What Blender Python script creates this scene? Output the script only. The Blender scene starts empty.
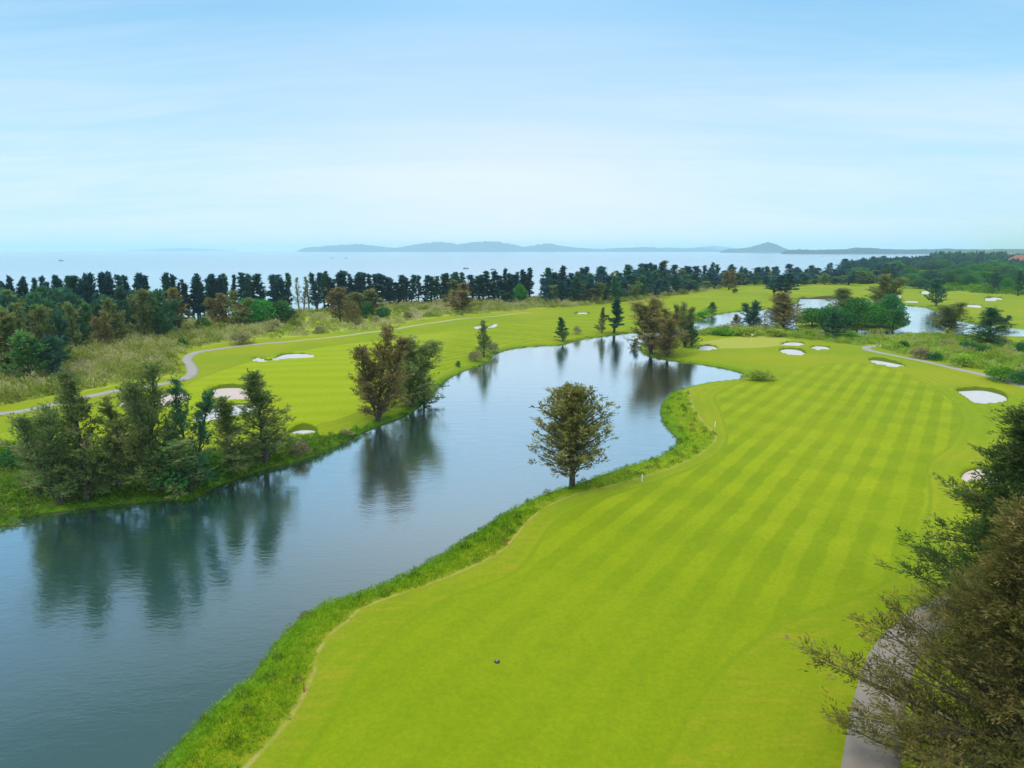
import bpy, math, time
import numpy as np
T0 = time.time()
R = math.radians
scene = bpy.context.scene
COL = scene.collection

# ------------------------------------------------------------------ camera model (used to turn a photo position into a place on the land)
F, H = 683.0, 25.0
PITCH = math.atan(134 / F)
CP, SP = math.cos(PITCH), math.sin(PITCH)

def at(px, py, z=0.85):
    X = (px - 512) / F; U = (384 - py) / F
    dx, dy, dz = X, CP + U * SP, -SP + U * CP
    t = (z - H) / dz
    return np.array([dx * t, dy * t])

def height_to(y, py, base):
    k = (384 - py) / F
    return y * (k * CP - SP) / (CP + k * SP) + H - base

def P(pts, z=0.85):
    return np.array([at(a, b, z) for a, b in pts])

def smooth(pts, closed=True, n=6):
    pts = np.asarray(pts, float); m = len(pts); out = []
    rng_ = range(m if closed else m - 1)
    for i in rng_:
        if closed:
            p0, p1, p2, p3 = pts[i - 1], pts[i], pts[(i + 1) % m], pts[(i + 2) % m]
        else:
            p0, p1, p2, p3 = pts[max(i - 1, 0)], pts[i], pts[i + 1], pts[min(i + 2, m - 1)]
        for k in range(n):
            t = k / n
            out.append(0.5 * ((2 * p1) + (-p0 + p2) * t + (2 * p0 - 5 * p1 + 4 * p2 - p3) * t * t + (-p0 + 3 * p1 - 3 * p2 + p3) * t ** 3))
    if not closed: out.append(pts[-1])
    return np.array(out)

def seg_dist(Q, A, closed):
    d2 = np.full(len(Q), 1e18)
    m = len(A)
    for i in range(m if closed else m - 1):
        a, b = A[i], A[(i + 1) % m]
        ab = b - a; L = ab @ ab
        if L < 1e-12: continue
        t = np.clip(((Q - a) @ ab) / L, 0, 1)
        dx = Q[:, 0] - a[0] - t * ab[0]; dy = Q[:, 1] - a[1] - t * ab[1]
        np.minimum(d2, dx * dx + dy * dy, out=d2)
    return np.sqrt(d2)

def inside(Q, A):
    c = np.zeros(len(Q), bool); m = len(A)
    x, y = Q[:, 0], Q[:, 1]
    for i in range(m):
        x1, y1 = A[i]; x2, y2 = A[(i + 1) % m]
        if y1 == y2: continue
        k = (y1 > y) != (y2 > y)
        c ^= k & (x < (x2 - x1) * (y - y1) / (y2 - y1) + x1)
    return c

def sdf(Q, A):                       # positive inside
    d = seg_dist(Q, A, True)
    return np.where(inside(Q, A), d, -d)

def sdf_near(Q, A, margin, far=-99.0):
    lo, hi = A.min(0) - margin, A.max(0) + margin
    k = (Q[:, 0] > lo[0]) & (Q[:, 0] < hi[0]) & (Q[:, 1] > lo[1]) & (Q[:, 1] < hi[1])
    out = np.full(len(Q), float(far))
    if k.any(): out[k] = sdf(Q[k], A)
    return out

# ------------------------------------------------------------------ the plan of the place
lake_px = [(-60, 528), (0, 521), (50, 514), (100, 508), (160, 502), (190, 501), (215, 489), (240, 479), (270, 469), (300, 462), (330, 450),
           (356, 437), (380, 426), (405, 417), (420, 407), (432, 396), (445, 382), (465, 371), (488, 363), (493, 356), (512, 349),
           (540, 346), (562, 345), (580, 340), (600, 337), (640, 332), (662, 330), (690, 325), (706, 318), (722, 314), (745, 311),
           (775, 308), (797, 303), (800, 298), (812, 296.5), (850, 297), (880, 303), (897, 305), (922, 307), (935, 311), (950, 317), (962, 322),
           (985, 325), (1003, 327), (1030, 329), (1120, 331), (1200, 338), (1100, 340), (1030, 337.5), (1000, 337), (975, 335), (955, 335), (925, 334), (905, 334),
           (890, 337), (872, 338.5), (850, 335), (830, 333), (800, 331), (775, 329), (755, 327.5), (730, 327), (712, 328), (696, 331), (680, 336), (665, 338), (652, 340), (642, 344), (640, 350),
           (645, 355), (660, 359), (690, 363), (710, 366), (730, 370), (743, 374), (741, 379), (728, 381), (710, 383), (690, 387), (675, 392),
           (664, 400), (660, 411), (663, 422), (672, 434), (677, 441), (672, 448), (660, 456), (643, 462), (625, 468), (600, 476), (575, 485), (545, 494),
           (520, 506), (500, 517), (480, 531), (460, 543), (440, 556), (410, 573), (380, 586), (350, 597), (320, 607), (295, 623), (275, 645),
           (252, 676), (235, 691), (215, 706), (192, 730), (168, 756), (150, 780), (125, 830)]
LAKE = np.vstack([P(lake_px, 0.0), [[-16, 15], [-24, 2], [-90, -5], [-170, 10], [-150, 60]]])
LAKE = smooth(LAKE, True, 3)
ISLE = smooth(P([(797, 327), (800, 318), (830, 311), (870, 308), (893, 312), (903, 320), (901, 328), (884, 331), (860, 329.5), (838, 330.5), (812, 329)], 0.0), True, 3)
coast_px = [(-60, 331), (0, 328), (100, 324), (200, 320), (300, 311), (400, 305), (470, 302), (535, 299), (600, 294), (650, 291), (720, 285), (800, 278),
            (850, 272), (900, 264), (930, 259), (945, 257), (952, 255.2), (965, 254.4)]
SEA = np.vstack([[[-20000, 300], [-3000, 300], [-700, 210], [-300, 205]], P(coast_px, 0.0), at(990, 251.4, 0), [[19000, 20000], [-20000, 20000]]])

path_left = smooth(P([(-80, 425), (-40, 420), (0, 416), (30, 412), (60, 405), (90, 397), (125, 390), (155, 386), (178, 382), (191, 375), (192, 367), (187, 360), (192, 354), (210, 349.5),
                      (245, 344.5), (285, 342), (325, 338), (360, 334), (400, 327.5), (440, 321.5), (480, 317), (530, 312)]), False, 6)
path_right = smooth(P([(1100, 408), (1060, 396), (1024, 386), (980, 374), (940, 364.5), (905, 358), (882, 354.5), (869, 351.5), (866, 348.5), (872, 346.2), (892, 345.5)]), False, 6)
path_near = smooth(P([(862, 900), (868, 800), (874, 740), (880, 700), (892, 660), (915, 632), (945, 612), (985, 600), (1040, 592), (1130, 585)]), False, 6)

LONG_L = smooth(P([(-160, 425), (-60, 415), (0, 408), (60, 398), (118, 386), (165, 379), (178, 374), (176, 362), (184, 352), (206, 345.5), (245, 340.5), (285, 338), (325, 334), (360, 330), (400, 323.5),
                   (440, 317.5), (490, 312), (540, 309), (590, 305), (640, 300), (690, 293), (720, 288), (700, 282), (600, 285), (400, 293), (200, 303), (0, 312), (-160, 320)]), True, 3)
LONG_R = smooth(P([(690, 338), (705, 335), (740, 335.5), (780, 336.5), (812, 340), (840, 343), (860, 345.5), (876, 345), (884, 350.5), (905, 354.5), (945, 361), (985, 370), (1024, 381), (1080, 395), (1200, 410),
                   (1200, 352), (1100, 350), (1040, 348), (1010, 344), (960, 338), (925, 335), (880, 338), (830, 334), (780, 330), (730, 328), (700, 332)]), True, 3)
LONG_F = smooth(P([(710, 287), (745, 284), (775, 286), (800, 284), (850, 284), (885, 283), (905, 285), (930, 290), (960, 292), (985, 293), (1040, 296), (1150, 296), (1150, 266), (950, 266), (870, 272), (780, 278), (720, 283)]), True, 3)
LONG_B = smooth(P([(-120, 452), (0, 443), (45, 446), (100, 452), (180, 455), (250, 446), (300, 437), (335, 433), (352, 428), (380, 421), (410, 408), (430, 398), (440, 384), (400, 440), (300, 475), (0, 540), (-120, 545)]), True, 3)
FAIR = smooth(P([(250, 900), (335, 720), (375, 655), (440, 604), (520, 570), (560, 520), (610, 497), (690, 470), (728, 444), (722, 412), (718, 394), (760, 378), (850, 364), (915, 378), (958, 408), (952, 440),
                 (926, 462), (928, 500), (905, 560), (868, 590), (780, 622), (712, 675), (655, 768), (610, 900)]), True, 4)
FAIR2 = smooth(P([(-100, 450), (60, 425), (150, 408), (215, 372), (300, 350), (420, 335), (520, 322), (620, 312), (645, 318), (600, 330), (540, 340), (480, 350), (440, 372), (350, 415), (250, 440), (0, 470)]), True, 4)
FAIR3 = smooth(P([(652, 322), (660, 306), (700, 300), (760, 298), (800, 300), (770, 305), (730, 309), (690, 318)]), True, 4)
GREEN = smooth(P([(700, 343), (722, 338), (752, 335.5), (780, 337), (792, 341), (786, 346), (765, 348), (735, 348.5), (706, 348)]), True, 4)
DIRT = smooth(P([(215, 800), (246, 766), (280, 730), (300, 700), (314, 668), (316, 652), (330, 632), (348, 618), (362, 605), (395, 592), (430, 581), (465, 568), (498, 552), (515, 535), (527, 520), (548, 504), (575, 493), (605, 486),
                 (645, 476), (680, 464), (705, 450), (716, 438), (710, 428), (700, 418), (692, 405), (690, 392)]), False, 4)

# bunkers: (sand outline, face thickness up the far side, label)
bunk = [
 ([(252, 360), (258, 357.6), (268, 358.6), (276, 357.4), (284, 355.2), (297, 354.2), (311, 354.8), (314, 356), (305, 357.4), (288, 357.6), (276, 359.6), (262, 361.4)], 3.2, 'long thin white sand bunker on the fairway beyond the cart path bend'),
 ([(208, 395), (216, 390.5), (230, 389), (247, 389.5), (258, 393), (262, 397), (252, 400), (234, 401), (218, 399.5)], 2.6, 'oval pinkish sand bunker nearest above the lakeside trees on the far fairway'),
 ([(146, 404), (158, 398), (168, 394), (182, 393), (188, 396), (186, 401), (176, 405), (160, 407)], 2.6, 'pinkish sand bunker seen between the tall lakeside trees'),
 ([(118, 406), (126, 403), (142, 403), (150, 405), (140, 407), (126, 408)], 1.0, 'small thin white bunker half hidden by the tall lakeside trees'),
 ([(192, 419), (203, 412), (222, 407), (242, 405), (258, 406.5), (254, 411), (236, 414), (218, 418), (204, 421)], 2.2, 'slanting white bunker just below the oval pinkish one'),
 ([(289, 433.5), (296, 431), (306, 430), (317, 430.6), (314, 433), (303, 435)], 7.5, 'small bunker in a deep grassy hollow close to the lake bank'),
 ([(956, 392), (964, 391), (983, 391), (1000, 394.5), (1007, 398.5), (1001, 402), (985, 403.2), (972, 401.5), (966, 396.5)], 5.0, 'big white kidney shaped bunker beside the right cart path'),
 ([(868, 362.2), (876, 361.8), (892, 364), (905, 366.6), (902, 368.3), (890, 368), (878, 366)], 3.2, 'slanting white bunker below the curl of the right cart path'),
 ([(779, 351.5), (786, 350), (798, 350.8), (806, 353.6), (801, 355.6), (788, 355)], 1.8, 'white bunker, lowest of the three beside the putting green'),
 ([(780, 344.6), (788, 342.6), (800, 343), (805, 344.8), (798, 346.4), (786, 346.4)], 1.6, 'white bunker nearest the edge of the putting green on its right'),
 ([(810, 348.8), (816, 347.4), (826, 348), (830, 349.8), (824, 351.2), (814, 350.8)], 1.5, 'white bunker, farthest from the green of the three beside it'),
 ([(697, 348.8), (703, 346.2), (713, 346.6), (718, 348.8), (710, 350), (701, 350)], 1.6, 'lone white bunker between the peninsula trees and the putting green'),
 ([(471, 328.6), (480, 327.6), (488, 327.8), (494, 326), (498, 326.4), (493, 328.6), (482, 329.6)], 1.8, 'small far bunker behind the slim tree on the far lake bank'),
 ([(572, 313.4), (580, 312.6), (588, 312.8), (590, 313.6), (582, 314.2)], 1.4, 'thin far bunker in front of the pampas grass belt'),
 ([(901, 302.2), (908, 301.2), (917, 301.4), (918, 302.4), (910, 303)], 0.8, 'small bunker between the pond and the round dark tree'),
 ([(963, 307), (968, 305.4), (978, 305.6), (982, 307), (974, 308.2)], 1.8, 'bright bunker on the fairway across the right hand pond'),
 ([(982, 299), (990, 297.6), (1000, 298), (1003, 299.4), (992, 300.4)], 1.4, 'white bunker below the far bushes across the right hand pond'),
 ([(888, 296.6), (894, 295.6), (902, 296), (903, 297), (895, 297.4)], 0.6, 'faint pale bunker in the distance behind the wooded island'),
 ([(918, 293.2), (924, 291.6), (930, 292.2), (930, 293.4), (924, 293.8)], 0.5, 'faintest farthest bunker by the far bushes'),
 ([(962, 478), (968, 472), (984, 470), (1000, 474), (1012, 484), (1030, 488), (1034, 497), (1014, 498), (996, 488), (980, 482), (968, 483)], 3.0, 'pinkish bunker half hidden behind the tall dark tree'),
]
BUNK = []
for o, face, lab in bunk:
    o = np.array(o, float)
    S = smooth(P(o, 0.55), True, 4)
    cx, cy = S.mean(0)
    # the hollow: the sand grown outwards, more on the far side
    dist = math.hypot(cx, cy)
    far = dist * dist / (F * H) * face * 0.58          # metres of grass face on the far side
    d = np.array([cx, cy]) / dist
    G = []
    c = S.mean(0)
    for q in S:
        v = q - c; L = np.hypot(*v) + 1e-6
        g = max(0.0, (v / L) @ d)
        G.append(q + v / L * 0.25 + d * far * g)
    BUNK.append((S, np.array(G), lab, d, far))

def noise2(Q, amp=1.0):
    x, y = Q[:, 0], Q[:, 1]
    z = 0.30 * np.sin(x * 0.071 + 1.3 * np.sin(y * 0.031) + 0.7) * np.sin(y * 0.058 + 0.9 * np.sin(x * 0.043) + 2.1)
    z += 0.16 * np.sin(x * 0.163 + y * 0.071 + 1.1) * np.sin(y * 0.149 - x * 0.05 + 0.4)
    z += 0.05 * np.sin(x * 0.41 + 1.9) * np.sin(y * 0.37 + x * 0.11)
    return z * amp

def fields(Q):
    dl = np.full(len(Q), 400.0)
    k = (np.abs(Q[:, 0]) < 700) & (Q[:, 1] < 700)
    a = -sdf(Q[k], LAKE)
    i = sdf_near(Q[k], ISLE, 40)
    a = np.where(a < 0, np.maximum(a, i), a)
    dl[k] = a
    ds = -sdf(Q, SEA)
    return dl, ds

def ss(x, a, b):
    t = np.clip((x - a) / (b - a), 0, 1)
    return t * t * (3 - 2 * t)

def ground_z(Q, fl=None):
    Q = np.atleast_2d(np.asarray(Q, float))
    dl, ds = fields(Q) if fl is None else fl
    n = noise2(Q)
    r = np.hypot(Q[:, 0], Q[:, 1])
    land = 0.45 * ss(dl, -0.05, 0.9) + 0.4 * ss(dl, 0.5, 6) + n * ss(dl, 3, 22) * ss(ds, 2, 30)
    land += 2.5 * ss(r, 700, 1500) * ss(ds, 5, 120)
    z = np.where(dl < 0, np.maximum(-1.6, dl * 0.55), land)
    zs = np.where(ds < 0, np.maximum(-3.0, ds * 0.15) - 0.25, -0.3)
    w = ss(ds, -1, 9)
    z = z * w + zs * (1 - w)
    for S, G, lab, d, far in BUNK:
        lo, hi = G.min(0) - 8, G.max(0) + 8
        k = (Q[:, 0] > lo[0]) & (Q[:, 0] < hi[0]) & (Q[:, 1] > lo[1]) & (Q[:, 1] < hi[1])
        if not k.any(): continue
        g = sdf(Q[k], G); s = sdf(Q[k], S)
        # grass face falls from the rim of the hollow to the edge of the sand
        wall = ss(g, 0.0, 0.9) * 0.25 + 0.75 * np.clip(g / np.maximum(g - s, 1e-3), 0, 1) ** 0.9
        depth = 0.75 * np.where(g > 0, np.where(s > 0, 1.0, wall), 0)
        side = ((Q[k] - S.mean(0)) @ d)
        lip = np.exp(-((g + 0.6) / 1.6) ** 2) * np.where(g < 0, 1, 0.8) * ss(side, -2, 4) * 0.35 * (far > 0.5)
        zk = z[k] + lip - depth
        z[k] = np.where(g > 0, np.maximum(zk, 0.10), zk)
    return z

def gz(p): return float(ground_z(np.array([p]))[0])

def place(px, py):
    z = 0.8
    for _ in range(3):
        p = at(px, py, z); z = gz(p)
    return p[0], p[1], z

# ------------------------------------------------------------------ mesh and material helpers
def mesh_np(name, V, Fq, attrs=None, smooth_=False, mat=None):
    V = np.asarray(V, np.float32); Fq = np.asarray(Fq, np.int32)
    m = bpy.data.meshes.new(name)
    k = Fq.shape[1]
    m.vertices.add(len(V)); m.vertices.foreach_set('co', V.ravel())
    m.loops.add(Fq.size); m.loops.foreach_set('vertex_index', Fq.ravel())
    m.polygons.add(len(Fq)); m.polygons.foreach_set('loop_start', np.arange(0, Fq.size, k, dtype=np.int32))
    m.polygons.foreach_set('loop_total', np.full(len(Fq), k, np.int32))
    if smooth_: m.polygons.foreach_set('use_smooth', np.ones(len(Fq), bool))
    for n, a in (attrs or {}).items():
        at_ = m.attributes.new(n, 'FLOAT', 'POINT'); at_.data.foreach_set('value', np.asarray(a, np.float32))
    m.update(calc_edges=True)
    if mat: m.materials.append(mat)
    return m

def link(o, parent=None):
    COL.objects.link(o)
    if parent: o.parent = parent
    return o

def obj(name, mesh, parent=None, loc=None):
    o = bpy.data.objects.new(name, mesh)
    if loc is not None: o.location = loc
    return link(o, parent)

def tag(o, label=None, cat=None, group=None, kind=None):
    if label: o['label'] = label
    if cat: o['category'] = cat
    if group: o['group'] = group
    if kind: o['kind'] = kind
    return o

class NT:
    def __init__(s, mat):
        mat.use_nodes = True; s.t = mat.node_tree; s.t.nodes.clear()
    def n(s, typ, **kw):
        nd = s.t.nodes.new(typ)
        ins = kw.pop('ins', {})
        for k, v in kw.items(): setattr(nd, k, v)
        for k, v in ins.items():
            if hasattr(v, 'is_linked') or isinstance(v, bpy.types.NodeSocket): s.t.links.new(v, nd.inputs[k])
            else: nd.inputs[k].default_value = v
        return nd
    def math(s, op, a, b=None, c=None, clamp=False):
        nd = s.t.nodes.new('ShaderNodeMath'); nd.operation = op; nd.use_clamp = clamp
        for i, v in enumerate((a, b, c)):
            if v is None: continue
            if isinstance(v, bpy.types.NodeSocket): s.t.links.new(v, nd.inputs[i])
            else: nd.inputs[i].default_value = v
        return nd.outputs[0]
    def mix(s, f, a, b):
        nd = s.t.nodes.new('ShaderNodeMix'); nd.data_type = 'RGBA'
        for i, v in ((0, f), (6, a), (7, b)):
            if isinstance(v, bpy.types.NodeSocket): s.t.links.new(v, nd.inputs[i])
            elif i == 0: nd.inputs[0].default_value = v
            else: nd.inputs[i].default_value = (*v, 1) if len(v) == 3 else v
        return nd.outputs[2]
    def noise(s, vec, scale, detail=3, rough=0.55, dist=0.0):
        nd = s.n('ShaderNodeTexNoise', ins={'Scale': scale, 'Detail': detail, 'Roughness': rough, 'Distortion': dist})
        if vec is not None: s.t.links.new(vec, nd.inputs['Vector'])
        return nd.outputs['Fac']
    def rng(s, v, a, b, c=0.0, d=1.0, smooth_=True):
        nd = s.n('ShaderNodeMapRange', interpolation_type='SMOOTHSTEP' if smooth_ else 'LINEAR', ins={'Value': v, 'From Min': a, 'From Max': b, 'To Min': c, 'To Max': d})
        return nd.outputs['Result']
    def attr(s, name): return s.n('ShaderNodeAttribute', attribute_name=name).outputs['Fac']
    def out(s, sh, disp=None):
        o = s.n('ShaderNodeOutputMaterial'); s.t.links.new(sh, o.inputs['Surface'])

def foliage(name, ca, cb, trans=0.25, objvar=0.18, cc=None):
    m = bpy.data.materials.new(name); t = NT(m)
    tint = t.attr('tint')
    col = t.mix(t.rng(tint, 0.05, 0.8), ca, cb)
    if cc: col = t.mix(t.rng(tint, 0.72, 0.95), col, cc)
    rnd = t.n('ShaderNodeObjectInfo').outputs['Random']
    hsv = t.n('ShaderNodeHueSaturation', ins={'Hue': t.rng(rnd, 0, 1, 0.485, 0.515, False), 'Value': t.rng(rnd, 0, 1, 1 - objvar, 1 + objvar, False), 'Color': col})
    d = t.n('ShaderNodeBsdfDiffuse', ins={'Color': hsv.outputs[0]})
    tr = t.n('ShaderNodeBsdfTranslucent', ins={'Color': hsv.outputs[0]})
    mx = t.n('ShaderNodeMixShader', ins={0: trans, 1: d.outputs[0], 2: tr.outputs[0]})
    t.out(mx.outputs[0]); return m

def plain(name, col, rough=0.8, var=0.15, scale=3.0, metallic=0.0, spec=0.3):
    m = bpy.data.materials.new(name); t = NT(m)
    tc = t.n('ShaderNodeTexCoord').outputs['Object']
    n = t.noise(tc, scale, 4)
    c = t.mix(n, tuple(v * (1 - var) for v in col), tuple(min(1, v * (1 + var)) for v in col))
    b = t.n('ShaderNodeBsdfPrincipled', ins={'Base Color': c, 'Roughness': rough, 'Metallic': metallic, 'Specular IOR Level': spec})
    t.out(b.outputs[0]); return m

G = (0.20, 0.36, 0.004)   # lit reference for the mown turf
MAT = {}
MAT['bark'] = plain('bark', (0.09, 0.07, 0.05), 0.9, 0.3, 6)
MAT['pale_bark'] = plain('pale_bark', (0.22, 0.2, 0.17), 0.9, 0.3, 6)
MAT['dark_green'] = foliage('casuarina_dark', (0.024, 0.084, 0.061), (0.074, 0.203, 0.115), trans=0.45)
MAT['blue_green'] = foliage('casuarina_blue', (0.016, 0.075, 0.091), (0.052, 0.163, 0.163), trans=0.45)
MAT['olive'] = foliage('casuarina_olive', (0.110, 0.155, 0.040), (0.290, 0.345, 0.100), trans=0.45, cc=(0.432, 0.351, 0.162))
MAT['lakeside'] = foliage('casuarina_lakeside', (0.095, 0.165, 0.042), (0.275, 0.370, 0.105), trans=0.45, cc=(0.435, 0.362, 0.160))
MAT['lone'] = foliage('casuarina_lone', (0.125, 0.120, 0.028), (0.310, 0.285, 0.080), trans=0.45, cc=(0.42, 0.34, 0.13))
MAT['brown'] = foliage('casuarina_brown', (0.160, 0.145, 0.042), (0.380, 0.315, 0.105), trans=0.45, cc=(0.450, 0.338, 0.163))
MAT['teal'] = foliage('casuarina_teal', (0.036, 0.122, 0.056), (0.105, 0.265, 0.112), trans=0.45)
MAT['fresh'] = foliage('casuarina_fresh', (0.058, 0.156, 0.036), (0.169, 0.325, 0.078), trans=0.45, cc=(0.260, 0.286, 0.104))
MAT['leafy'] = foliage('broadleaf', (0.040, 0.160, 0.025), (0.115, 0.360, 0.055), trans=0.3)
MAT['leafy_dark'] = foliage('broadleaf_dark', (0.034, 0.132, 0.036), (0.090, 0.276, 0.070), trans=0.45)
MAT['near_brown'] = foliage('casuarina_near_brown', (0.088, 0.088, 0.018), (0.237, 0.194, 0.056), trans=0.45, cc=(0.375, 0.263, 0.112), objvar=0.05)
MAT['near_dark'] = foliage('casuarina_near_dark', (0.041, 0.095, 0.024), (0.135, 0.209, 0.047), trans=0.45, cc=(0.257, 0.243, 0.081), objvar=0.05)
MAT['bush'] = foliage('bush_green', (0.060, 0.187, 0.014), (0.187, 0.425, 0.031))
MAT['tan_bush'] = foliage('bush_tan', (0.22, 0.21, 0.075), (0.46, 0.40, 0.21))
MAT['lush'] = foliage('lush_bank_grass', (0.11, 0.22, 0.004), (0.27, 0.44, 0.014), trans=0.3)
MAT['lush_dark'] = foliage('left_bank_grass', (0.065, 0.17, 0.010), (0.20, 0.34, 0.024), trans=0.3, cc=(0.30, 0.30, 0.10))
MAT['pampas'] = foliage('pampas_grass', (0.22, 0.28, 0.035), (0.48, 0.50, 0.12), trans=0.3, cc=(0.62, 0.54, 0.30))
MAT['reed'] = foliage('bright_reed', (0.20, 0.34, 0.018), (0.45, 0.56, 0.07), trans=0.3, cc=(0.52, 0.50, 0.20))

# ------------------------------------------------------------------ ground
az = np.concatenate([np.arange(-100, -42, 1.0), np.arange(-42, 42, 0.1), np.arange(42, 100.1, 1.0)])
rr = [1.0, 5, 10, 15, 20]
dpx = 0
r = 20.0
while r < 45:
    r += 0.16; rr.append(r)
dp = 25 * F / r
while dp > 3:
    dp -= 1.25 if dp > 12 else 0.7; rr.append(25 * F / dp)
rr += [9000, 12000, 16000, 20500]
rr = np.array(rr)
A_, R_ = np.meshgrid(np.radians(az), rr)
Q = np.stack([(R_ * np.sin(A_)).ravel(), (R_ * np.cos(A_)).ravel()], 1)
na, nr = len(az), len(rr)
fl = fields(Q)
Z = ground_z(Q, fl)
idx = np.arange(na * nr).reshape(nr, na)
Fq = np.stack([idx[:-1, :-1], idx[:-1, 1:], idx[1:, 1:], idx[1:, :-1]], -1).reshape(-1, 4)[:, ::-1]
rough = np.maximum.reduce([sdf_near(Q, LONG_L, 12), sdf_near(Q, LONG_R, 12), sdf_near(Q, LONG_F, 12), sdf_near(Q, LONG_B, 12)])
rough = np.where((fl[1] < 14) | (R_.ravel() > 700), np.maximum(rough, 3), rough)
isl = sdf_near(Q, ISLE, 3); rough = np.maximum(rough, isl)
fairw = np.maximum.reduce([sdf_near(Q, FAIR, 10), sdf_near(Q, FAIR2, 10), sdf_near(Q, FAIR3, 10)])
greenw = sdf_near(Q, GREEN, 10)
k = (R_.ravel() < 160)
dirt = np.full(len(Q), 50.0); dirt[k] = seg_dist(Q[k], DIRT, False)
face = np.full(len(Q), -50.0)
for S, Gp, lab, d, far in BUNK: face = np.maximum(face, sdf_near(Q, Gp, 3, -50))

def ground_mat():
    m = bpy.data.materials.new('turf'); t = NT(m)
    tc = t.n('ShaderNodeTexCoord').outputs['Object']
    sep = t.n('ShaderNodeSeparateXYZ', ins={0: tc})
    X, Y = sep.outputs[0], sep.outputs[1]
    n_big = t.noise(tc, 0.035, 3); n_mid = t.noise(tc, 0.35, 4, 0.6); n_fine = t.noise(tc, 3.5, 4, 0.65); n_vf = t.noise(tc, 14, 3, 0.7)
    wob = t.math('MULTIPLY', t.math('SUBTRACT', n_mid, 0.5), 1.1)
    def stripes(ang, period, sharp=0.35):
        a = R(ang); nx, ny = -math.sin(a), math.cos(a)
        d = t.math('ADD', t.math('ADD', t.math('MULTIPLY', X, nx), t.math('MULTIPLY', Y, ny)), wob)
        s = t.math('SINE', t.math('MULTIPLY', d, 2 * math.pi / period))
        return t.rng(s, -sharp, sharp)
    s1 = stripes(56.5, 2.9); s2 = stripes(-32, 9.5, 0.7); s3 = stripes(8, 7.5, 0.9)
    rightside = t.rng(X, -22, -14)
    semi = t.mix(n_mid, (0.172, 0.262, 0.001), (0.235, 0.320, 0.003))
    semi = t.mix(t.rng(n_big, 0.35, 0.7), semi, (0.30, 0.325, 0.006))
    # straw-coloured dry flecks in the semi rough
    streak = t.noise(t.n('ShaderNodeMapping', ins={'Vector': tc, 'Rotation': (0, 0, R(-50)), 'Scale': (0.28, 1.5, 1)}).outputs[0], 1.0, 4, 0.6, 0.4)
    semi = t.mix(t.math('MULTIPLY', t.rng(streak, 0.5, 0.78), 0.45), semi, (0.37, 0.31, 0.03))
    mown_d = (0.185, 0.262, 0.0003); mown_l = (0.300, 0.362, 0.003)
    stripe_str = t.rng(t.noise(tc, 0.09, 3), 0.34, 0.66, 0.42, 0.92)
    v = t.math('ADD', t.math('MULTIPLY', t.math('MULTIPLY', s1, 0.75), stripe_str), t.math('MULTIPLY', s2, 0.24))
    near_ = t.rng(t.math('ADD', Y, t.math('MULTIPLY', X, 0.3)), 34, 62, 0.45, 1.0)
    v = t.math('ADD', t.math('MULTIPLY', t.math('SUBTRACT', v, 0.5), near_), 0.46)
    mr = t.mix(v, mown_d, mown_l)
    ml = t.mix(t.math('MULTIPLY', s3, 0.55), (0.270, 0.345, 0.001), (0.330, 0.395, 0.005))
    mown = t.mix(rightside, ml, mr)
    mown = t.mix(t.math('MULTIPLY', t.rng(n_big, 0.45, 0.7), 0.35), mown, (0.31, 0.345, 0.005))
    mown = t.mix(t.math('MULTIPLY', t.rng(streak, 0.6, 0.8), 0.35), mown, (0.36, 0.33, 0.03))
    n_blot = t.noise(tc, 1.1, 5, 0.65)
    mown = t.mix(t.math('MULTIPLY', t.rng(n_blot, 0.5, 0.72), 0.30), mown, (0.30, 0.31, 0.010))
    mown = t.mix(t.math('MULTIPLY', t.rng(n_blot, 0.48, 0.30), 0.30), mown, (0.150, 0.235, 0.001))
    trk = t.rng(t.math('SINE', t.math('MULTIPLY', t.math('ADD', t.attr('fair'), wob), 3.6)), -1, 1)
    semi = t.mix(t.math('MULTIPLY', trk, 0.22), semi, (0.155, 0.235, 0.002))
    semi = t.mix(t.math('MULTIPLY', t.rng(n_blot, 0.48, 0.70), 0.35), semi, (0.31, 0.30, 0.015))
    fe = t.rng(t.math('ADD', t.attr('fair'), t.math('MULTIPLY', t.math('SUBTRACT', n_mid, 0.5), 0.5)), -0.08, 0.08)
    col = t.mix(fe, semi, mown)
    # a narrow first cut round the fairway
    ring = t.math('MULTIPLY', t.rng(t.math('ABSOLUTE', t.math('ADD', t.attr('fair'), 0.25)), 0.0, 0.35, 1, 0), 0.55)
    col = t.mix(ring, col, (0.15, 0.235, 0.002))
    deep = t.math('MULTIPLY', t.rng(t.math('ADD', t.math('ADD', Y, t.math('MULTIPLY', X, 0.25)), t.math('MULTIPLY', n_big, 26)), 92, 44), 0.55)  # vignette put into the turf colour: darker towards the camera, noisy edge
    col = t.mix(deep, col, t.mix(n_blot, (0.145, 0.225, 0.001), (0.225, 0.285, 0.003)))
    mot = t.math('MULTIPLY', t.math('MULTIPLY', t.rng(t.attr('fair'), -0.1, -0.9), t.rng(Y, 62, 54)), t.rng(streak, 0.46, 0.66))
    col = t.mix(t.math('MULTIPLY', mot, 0.6), col, (0.30, 0.285, 0.012))
    gr = t.rng(t.attr('green'), -0.2, 0.2)
    col = t.mix(gr, col, t.mix(n_fine, (0.34, 0.36, 0.04), (0.38, 0.385, 0.06)))
    rg = t.mix(n_mid, (0.24, 0.31, 0.02), (0.40, 0.43, 0.06))
    rg = t.mix(t.rng(t.noise(tc, 0.12, 4), 0.45, 0.7), rg, (0.33, 0.41, 0.015))
    ro = t.rng(t.math('ADD', t.attr('rough'), t.math('MULTIPLY', t.math('SUBTRACT', n_mid, 0.5), 3.0)), -0.6, 0.6)
    col = t.mix(ro, col, rg)
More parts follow.
